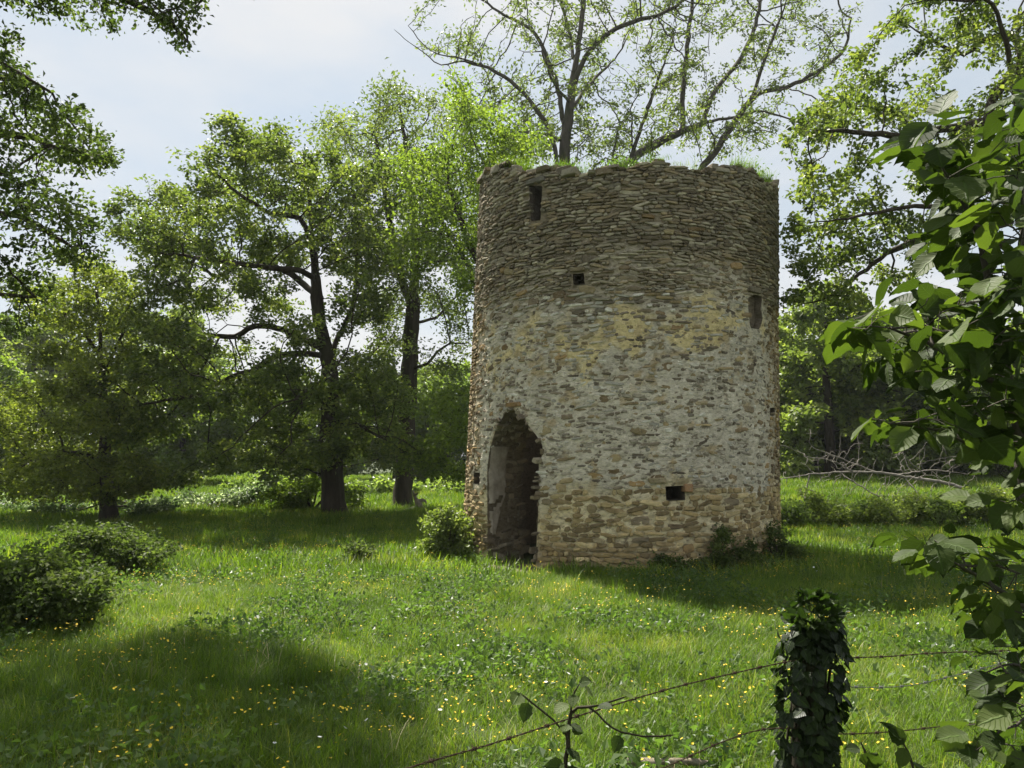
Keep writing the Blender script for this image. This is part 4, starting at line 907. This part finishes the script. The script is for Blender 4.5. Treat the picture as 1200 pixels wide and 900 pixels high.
# ------------------------------------------------------------------ hazel in the right foreground, sapling on the wire
def build_hazel():
    g2 = np.random.default_rng(77); Yh = 2.35
    limbs = [[np.array([1.95, 2.5, 0]), np.array([1.9, 2.5, .5])]+L3(2.45, [(1215, 640), (1195, 500), (1170, 380, -.05), (1140, 260, -.15), (1100, 190, -.2)]),
             L3(2.45, [(1205, 480), (1150, 440, -.1), (1090, 405, -.15), (1040, 385, -.2), (1000, 385, -.2)]), L3(2.45, [(1200, 540), (1140, 520, -.1), (1080, 500, -.15), (1040, 495, -.2)]),
             L3(2.45, [(1215, 720), (1170, 690, -.1), (1120, 660, -.2), (1085, 640, -.2)]), L3(2.45, [(1220, 780), (1180, 780, -.1), (1150, 790, -.1)]), L3(2.45, [(1215, 830), (1170, 860, -.1), (1145, 880, -.1)]),
             L3(2.45, [(1195, 300), (1195, 200), (1190, 130)])]
    blob = [(1075, 158, 16), (1098, 175, 22), (1130, 190, 26), (1110, 215, 22), (1150, 225, 26), (1180, 260, 28), (1185, 125, 12), (1170, 190, 20), (1150, 280, 22), (1110, 265, 16),
            (1002, 385, 9), (1025, 372, 16), (1050, 372, 20), (1075, 375, 24), (1100, 360, 24), (1140, 350, 26), (1180, 350, 28), (1050, 405, 22), (1090, 410, 26), (1130, 410, 28), (1170, 410, 30), (1195, 440, 30), (1150, 460, 28), (1110, 455, 22), (1130, 500, 26), (1175, 500, 30), (1045, 495, 14), (1080, 490, 16),  
            (1078, 632, 11), (1100, 645, 12), (1125, 640, 13), (1150, 650, 14), (1130, 665, 9), (1185, 590, 14), (1190, 545, 14), (1190, 660, 18), (1185, 700, 20), (1165, 730, 10), (1192, 760, 22), (1155, 785, 12), (1178, 825, 22), (1195, 870, 26), (1165, 880, 20), (1145, 865, 9), (1200, 800, 22), (1150, 320, 20), (1190, 310, 24), (1090, 340, 14), (1160, 380, 24), (1195, 390, 24), (1120, 380, 20), (1180, 460, 26), (1150, 430, 22), (1250, 440, 36), (1250, 830, 40), (1240, 300, 30)]
    at = blobs_to_attr(blob, Yh, .38, 560, g2, .8)
    ps, par, n0 = grow(limbs, at, .055, .06, g=g2, up=0.0, jit=.2); r, cnt = radii(ps, par, .03, .0016)
    root = empty('hazel_shrub', Vector(ps[0])); tag(root, 'hazel shrub with big rounded leaves overhanging beside the barbed wire', 'shrub')
    V, Fq = tubes(ps, par, r, .2); under('stem', mk_mesh('stem', V, [Fq], M['bark_ash'], smooth=True), root)
    sets = leaf_set('hazel', 9, .088, .076, M['hazel']); raw = [leaf_shape(.088, .076, 'hazel', 300+k, .2, .12) for k in range(5)]
    cand = np.where((cnt <= 3) & (np.arange(len(ps)) > n0*.9))[0]; g2.shuffle(cand)
    used, items = [], []
    n_ = 0
    for i in list(cand)+list(cand)[::-1]:
        p = ps[i]; d = norm(p-ps[par[i]]+1e-6); sd_ = np.cross(d, np.array([0, 0, 1.])); sd_ = sd_*(1 if g2.random() < .5 else -1)
        ax_ = d*.5+sd_*g2.uniform(.3, 1)+np.array([0, 0, -.35])+g2.normal(0, .3, 3); ax_ = norm(ax_); p2 = p+ax_*.03+g2.normal(0, .012, 3)
        if used and np.min(np.linalg.norm(np.array(used)-p2, axis=1)) < .036: continue
        used.append(p2); nr = np.array([0, 0, 1.])+g2.normal(0, .45, 3); s_ = g2.uniform(.4, 1.3)*(1.15 if p2[2] > 1.9 else .95)
        u = 600+F*p2[0]/p2[1]; vis = u < 1215
        if vis and n_ < 300: put_leaf(sets[int(g2.integers(9))], root, p2, ax_, nr, s_); n_ += 1
        else: items.append((raw[int(g2.integers(5))], p2, ax_, nr, s_, g2.uniform(.1, .8)))
    if items: leaves_joined(items, M['hazel'], 'hidden_foliage', root)
    print('hazel leaves', n_, len(items))
build_hazel()
def sapling(name, label, limbs, leafpts, seed, size=.055, rt=.008):
    g2 = np.random.default_rng(seed); ps, par, n0 = grow(limbs, np.array([limbs[0][0]]), .03, .04, g=g2, iters=1); r, cnt = radii(ps, par, rt, .0018)
    root = empty(name, Vector(ps[0])); tag(root, label, 'plant'); V, Fq = tubes(ps, par, r, 0); under('stem', mk_mesh('stem', V, [Fq], M['bark'], smooth=True), root)
    sets = leaf_set('hazel', 5, size, size*.8, M['hazel'])
    for p in leafpts:
        j = int(np.argmin(np.linalg.norm(ps-p, axis=1))); d = p-ps[j]; dd = np.linalg.norm(d)
        ax_ = norm(d+g2.normal(0, .02, 3)+np.array([0, -.01, -.01])); put_leaf(sets[int(g2.integers(5))], root, ps[j]+ax_*min(dd*.5, .03), ax_, np.array([0, -.5, 1])+g2.normal(0, .35, 3), g2.uniform(.6, 1.1))
    return root
Y = 2.28
gp = lambda u, v: np.array([*(P(u, v, Y)[:2]), 0.0])
sapling('bramble_sapling', 'small leafy sapling twined round the upper barbed wire', [[gp(660, 860), P(661, 940, Y), P(664, 880, Y), P(668, 840, Y), P(672, 815, Y), (P(680, 800, Y))], L3(Y, [(664, 860), (650, 845), (625, 825), (610, 812)]), L3(Y, [(670, 830), (690, 828), (730, 818), (738, 815)]), L3(Y, [(690, 830), (705, 842), (722, 857), (750, 862), (790, 862)])],
        [P(665, 805, Y), P(682, 798, Y), P(655, 820, Y), P(670, 845, Y), P(678, 850, Y), P(662, 842, Y), P(600, 808, Y), P(615, 828, Y), P(660, 885, Y), P(672, 890, Y), P(665, 870, Y), P(655, 895, Y), P(680, 880, Y), P(700, 820, Y), P(735, 812, Y), P(722, 868, Y), P(668, 900, Y), P(676, 905, Y), P(650, 880, Y), P(690, 808, Y)], 5)
Y = 2.7
sapling('hazel_seedling', 'hazel seedling poking up between ivy post and hazel shrub', [[gp(1010, 900), P(1012, 930, Y), P(1015, 900, Y), P(1010, 870, Y)], [gp(1010, 900)+np.array([.05, 0, .1]), P(1070, 915, Y), P(1066, 890, Y), P(1060, 872, Y)]],
        [P(998, 884, Y), P(1020, 880, Y), P(1060, 868, Y), P(1072, 870, Y), P(1048, 875, Y), P(1065, 898, Y), P(1010, 905, Y), P(1080, 905, Y)], 6, .08)

# ------------------------------------------------------------------ grass and flowers
hid = bpy.data.collections.new('grass_tufts')
def blades(n, spread, h, wdt, g2, bend=.5, seg=3):
    V, Fq, T = [], [], []
    for k in range(n):
        a = g2.uniform(0, 2*math.pi); r_ = spread*math.sqrt(g2.random()); bx_, by_ = r_*math.cos(a), r_*math.sin(a); L = h*g2.uniform(.45, 1.15); az = g2.uniform(0, 2*math.pi); bd = bend*g2.uniform(.2, 1.2); dx, dy = math.cos(az), math.sin(az); sx, sy = -dy, dx; b = len(V); t = g2.uniform(0, 1); w_ = wdt*g2.uniform(.6, 1.2)
        for i in range(seg+1):
            f = i/seg; out = bd*L*f*f; z_ = L*f*(1-.35*bd*f); ww = w_*(1-f)**.6*.5
            if i < seg: V += [(bx_+dx*out+sx*ww, by_+dy*out+sy*ww, z_), (bx_+dx*out-sx*ww, by_+dy*out-sy*ww, z_)]; T += [t, t]
            else: V.append((bx_+dx*out, by_+dy*out, z_)); T.append(t)
        for i in range(seg-1): Fq.append((b+2*i, b+2*i+1, b+2*i+3, b+2*i+2, ))
        Fq.append((b+2*seg-2, b+2*seg-1, b+2*seg, b+2*seg))
    return V, Fq, T
def proto(name, V, f4, f3, T, mats, mi=None):
    me = mk_mesh(name, V, [f for f in (f4, f3) if len(f)], mats, {'tint': np.array(T)}, matidx=mi); o = bpy.data.objects.new(name, me); hid.objects.link(o); return o
def tuft(name, n, spread, h, wdt, seed, bend=.5, seg=3, mat='grass'):
    V, Fq, T = blades(n, spread, h, wdt, np.random.default_rng(seed), bend, seg)
    f4 = [f for f in Fq if f[2] != f[3]]; f3 = [f[:3] for f in Fq if f[2] == f[3]]; return proto(name, V, f4, f3, T, M[mat])
def flower(name, kind, seed):
    g2 = np.random.default_rng(seed); V, f3, mi, T = [], [], [], []
    for s in range(3 if kind == 'b' else 2):
        x, y = g2.normal(0, .05, 2); h = g2.uniform(.2, .36) if kind == 'b' else g2.uniform(.10, .2); b = len(V); V += [(x*.3-.0015, y*.3, 0), (x*.3+.0015, y*.3, 0), (x+.001, y, h), (x-.001, y, h)]; f3 += [(b, b+1, b+2), (b, b+2, b+3)]; mi += [1, 1]; c = np.array([x, y, h]); R0 = .013 if kind == 'b' else .012; tl = g2.normal(0, .3, 2)
        b = len(V); V.append(tuple(c)); np_ = 5 if kind == 'b' else 8
        for k in range(np_*2):
            a = k/(np_*2)*2*math.pi; r_ = R0*(1 if k % 2 else .72); px, py = r_*math.cos(a), r_*math.sin(a); V.append((c[0]+px, c[1]+py, c[2]+.006+px*tl[0]+py*tl[1]))
        for k in range(np_*2): f3.append((b, b+1+k, b+1+(k+1) % (np_*2))); mi.append(0)
    return proto(name, V, [], f3, np.full(len(V), .5), [M['yellow'] if kind == 'b' else M['white'], M['stem']], mi)
def herb(name, seed):
    g2 = np.random.default_rng(seed); n = 26; c = g2.normal(0, .07, (n, 3))*np.array([1, 1, 0])+np.array([0, 0, .03])+np.abs(g2.normal(0, .045, (n, 3)))*np.array([0, 0, 1]); V, Fc, t = leafmesh(c, g2.normal(0, 1, (n, 3))+np.array([0, 0, .5]), g2.uniform(.02, .05, n), g2)
    return proto(name, V, [], Fc, t, M['herb'])
near = [tuft('a%d' % k, 40, .11, .085+.025*k, .0045, 200+k, 1.0) for k in range(4)]
tall = [tuft('b%d' % k, 16, .09, .22+.05*k, .0042, 210+k, .7, 4) for k in range(3)]
far = [tuft('c%d' % k, 30, .26, .22, .016, 220+k, .6, 2) for k in range(3)]
M['straw'] = flat('dry_straw', (.34, .28, .13))
st_ = [tuft('g%d' % k, 5, .08, .26+.05*k, .0035, 260+k, .8, 4, 'straw') for k in range(2)]
fl = [flower('d%d' % k, 'b', 230+k) for k in range(3)]; da = [flower('e0', 'w', 240)]
he = [herb('f%d' % k, 250+k) for k in range(3)]
names = sorted(o.name for o in hid.objects); order = {n_: i for i, n_ in enumerate(names)}
def scatter(name, label, cat, pts, protos_, smin, smax, seed, bend=.12):
    g2 = np.random.default_rng(seed); n = len(pts); me = bpy.data.meshes.new(name); me.vertices.add(n); me.vertices.foreach_set('co', np.asarray(pts, np.float32).ravel())
    ids = np.array([order[o.name] for o in protos_])[g2.integers(0, len(protos_), n)]
    me.attributes.new('pick', 'INT', 'POINT').data.foreach_set('value', ids.astype(np.int32))
    rot = np.stack([g2.normal(0, bend, n), g2.normal(0, bend, n), g2.uniform(0, 6.28, n)], -1).astype(np.float32); me.attributes.new('rot', 'FLOAT_VECTOR', 'POINT').data.foreach_set('vector', rot.ravel())
    me.attributes.new('size', 'FLOAT', 'POINT').data.foreach_set('value', g2.uniform(smin, smax, n).astype(np.float32))
    ob = link(name, me); tag(ob, label, cat, kind='stuff')
    ng = bpy.data.node_groups.new(name, 'GeometryNodeTree'); ng.interface.new_socket('Geometry', in_out='INPUT', socket_type='NodeSocketGeometry'); ng.interface.new_socket('Geometry', in_out='OUTPUT', socket_type='NodeSocketGeometry')
    gi, go = ng.nodes.new('NodeGroupInput'), ng.nodes.new('NodeGroupOutput'); ip = ng.nodes.new('GeometryNodeInstanceOnPoints'); ci = ng.nodes.new('GeometryNodeCollectionInfo'); ci.inputs['Collection'].default_value = hid; ci.inputs['Separate Children'].default_value = True; ci.inputs['Reset Children'].default_value = True
    def at(nm, ty):
        a = ng.nodes.new('GeometryNodeInputNamedAttribute'); a.data_type = ty; a.inputs['Name'].default_value = nm; return a.outputs['Attribute']
    ng.links.new(gi.outputs[0], ip.inputs['Points']); ng.links.new(ci.outputs[0], ip.inputs['Instance']); ip.inputs['Pick Instance'].default_value = True
    ng.links.new(at('pick', 'INT'), ip.inputs['Instance Index']); ng.links.new(at('rot', 'FLOAT_VECTOR'), ip.inputs['Rotation']); ng.links.new(at('size', 'FLOAT'), ip.inputs['Scale']); ng.links.new(ip.outputs[0], go.inputs[0])
    md = ob.modifiers.new('scatter', 'NODES'); md.node_group = ng; return ob
def wedge(n, d0, d1, g2, k=.78, power=1.0, extra=1.2):
    d = d0+(d1-d0)*g2.random(n)**power; x = g2.uniform(-1, 1, n)*(d*k+extra); return np.stack([x, d, gz(x, d)], -1)
def clear(p, door=True):
    d = np.hypot(p[:, 0]-TX, p[:, 1]-TY); keep = d > TR+.03
    keep &= ~(np.hypot((p[:, 0]-(-.05))/.75, (p[:, 1]-12.15)/.55) < 1)
    return p[keep]
g2 = np.random.default_rng(99)
def nz2(p, s, o=0): return np.array([mnoise.noise(Vector((x*s+o, y*s, o))) for x, y in p[:, :2]])
p1 = clear(wedge(24000, 2.6, 13, g2, power=.7)); p2 = clear(wedge(30000, 11, 30, g2, power=.75)); p3 = clear(wedge(18000, 26, 75, g2, power=.8))
GL = ('meadow_grass', 'grass')
scatter('meadow_grass', 'lush short meadow grass close to the fence', 'grass', p1, near, .6, 1.15, 1)
scatter('meadow_grass', 'meadow grass round the tower and under the oak', 'grass', p2, near+far[:2], .8, 1.4, 2)
scatter('meadow_grass', 'distant meadow grass below the wood edge', 'grass', p3, far, 1.0, 1.8, 3)
q = clear(wedge(16000, 3, 26, g2, power=.75)); q = q[nz2(q, .55)+g2.normal(0, .15, len(q)) > .12]
scatter('tall_grass', 'longer seeding grass standing in patches over the meadow', 'grass', q, tall, .7, 1.3, 4)
q = clear(wedge(15000, 3, 22, g2, power=.7)); q = q[nz2(q, .7, 7)+g2.normal(0, .12, len(q)) > .08]
scatter('meadow_herbs', 'low leafy herbs mixed into the meadow grass', 'herbs', q, he, .7, 1.6, 5)
q = clear(wedge(20000, 3.4, 30, g2, power=.75)); q = q[nz2(q, .45, 3)+g2.normal(0, .3, len(q)) > .14]
scatter('buttercups', 'yellow buttercups sprinkled through the meadow', 'flowers', q, fl, .42, .75, 6)
q = clear(wedge(200, 3.6, 14, g2)); q = q[nz2(q, .6, 12) > .15]
scatter('daisies', 'tiny white flowers low in the meadow grass', 'flowers', q, da, .8, 1.3, 7)
q = clear(wedge(1500, 3, 20, g2, power=.75)); q = q[nz2(q, .9, 21) > -.05]
scatter('dry_stalks', 'pale dry grass stalks among the green meadow blades', 'grass', q, st_, .6, 1.2, 10)
# turf on the wall top
a = g2.uniform(-1.8, 1.6, 900); r_ = g2.uniform(2.4, 2.78, 900); tf = np.stack([tc_(rim(a))+r_*np.sin(a), TY-r_*np.cos(a), rim(a)+.05], -1); tf = tf[(nz2(tf, 1.6, 4)+.5*nz2(tf, 5, 2) > .02)]
scatter('rim_turf', 'grass and weeds growing on the broken tower top', 'grass', tf, near+tall[:1]+he[:1], .5, 1.6, 8)
# grass at the foot of the wall
a = g2.uniform(-1.9, 1.7, 700); r_ = TR+g2.uniform(.02, .25, 700); ft = np.stack([TX+r_*np.sin(a), TY-r_*np.cos(a), 0*a], -1); ft = clear(ft)
scatter('tall_grass', 'grass fringe hugging the tower foot', 'grass', ft, near+tall[:1], .6, 1.1, 9)
# trodden earth before the doorway
an = np.linspace(0, 2*math.pi, 33)[:-1]; Vd = [(-.02, 12.15, .015)]; Vd += [(-.02+.85*math.cos(x)*(1+.15*math.sin(3*x)), 12.2+.62*math.sin(x)*(1+.12*math.cos(5*x)), .006) for x in an]
tag(link('bare_earth_patch', mk_mesh('bare_earth_patch', Vd, [[(0, 1+k, 1+(k+1) % 32) for k in range(32)]], M['earth'], smooth=True)), 'trodden bare earth in front of the tower doorway', 'earth', kind='structure')

# ------------------------------------------------------------------ thin summer haze
hm = bpy.data.materials.new('thin_haze'); hm.use_nodes = True; hn = hm.node_tree; hn.nodes.remove(hn.nodes['Principled BSDF'])
pv = hn.nodes.new('ShaderNodeVolumePrincipled'); pv.inputs['Color'].default_value = (.93, .95, 1, 1); pv.inputs['Density'].default_value = .00032; pv.inputs['Anisotropy'].default_value = .3
hn.links.new(pv.outputs[0], hn.nodes['Material Output'].inputs['Volume'])
hx, hy0, hy1, hz0, hz1 = 710, -310, 910, -1.2, 26
hv = [(x, y, z) for z in (hz0, hz1) for y in (hy0, hy1) for x in (-hx, hx)]
tag(link('haze', mk_mesh('haze', hv, [[(0, 2, 3, 1), (4, 5, 7, 6), (0, 1, 5, 4), (2, 6, 7, 3), (0, 4, 6, 2), (1, 3, 7, 5)]], hm)), 'thin summer haze in the air over the meadow', 'haze', kind='stuff')
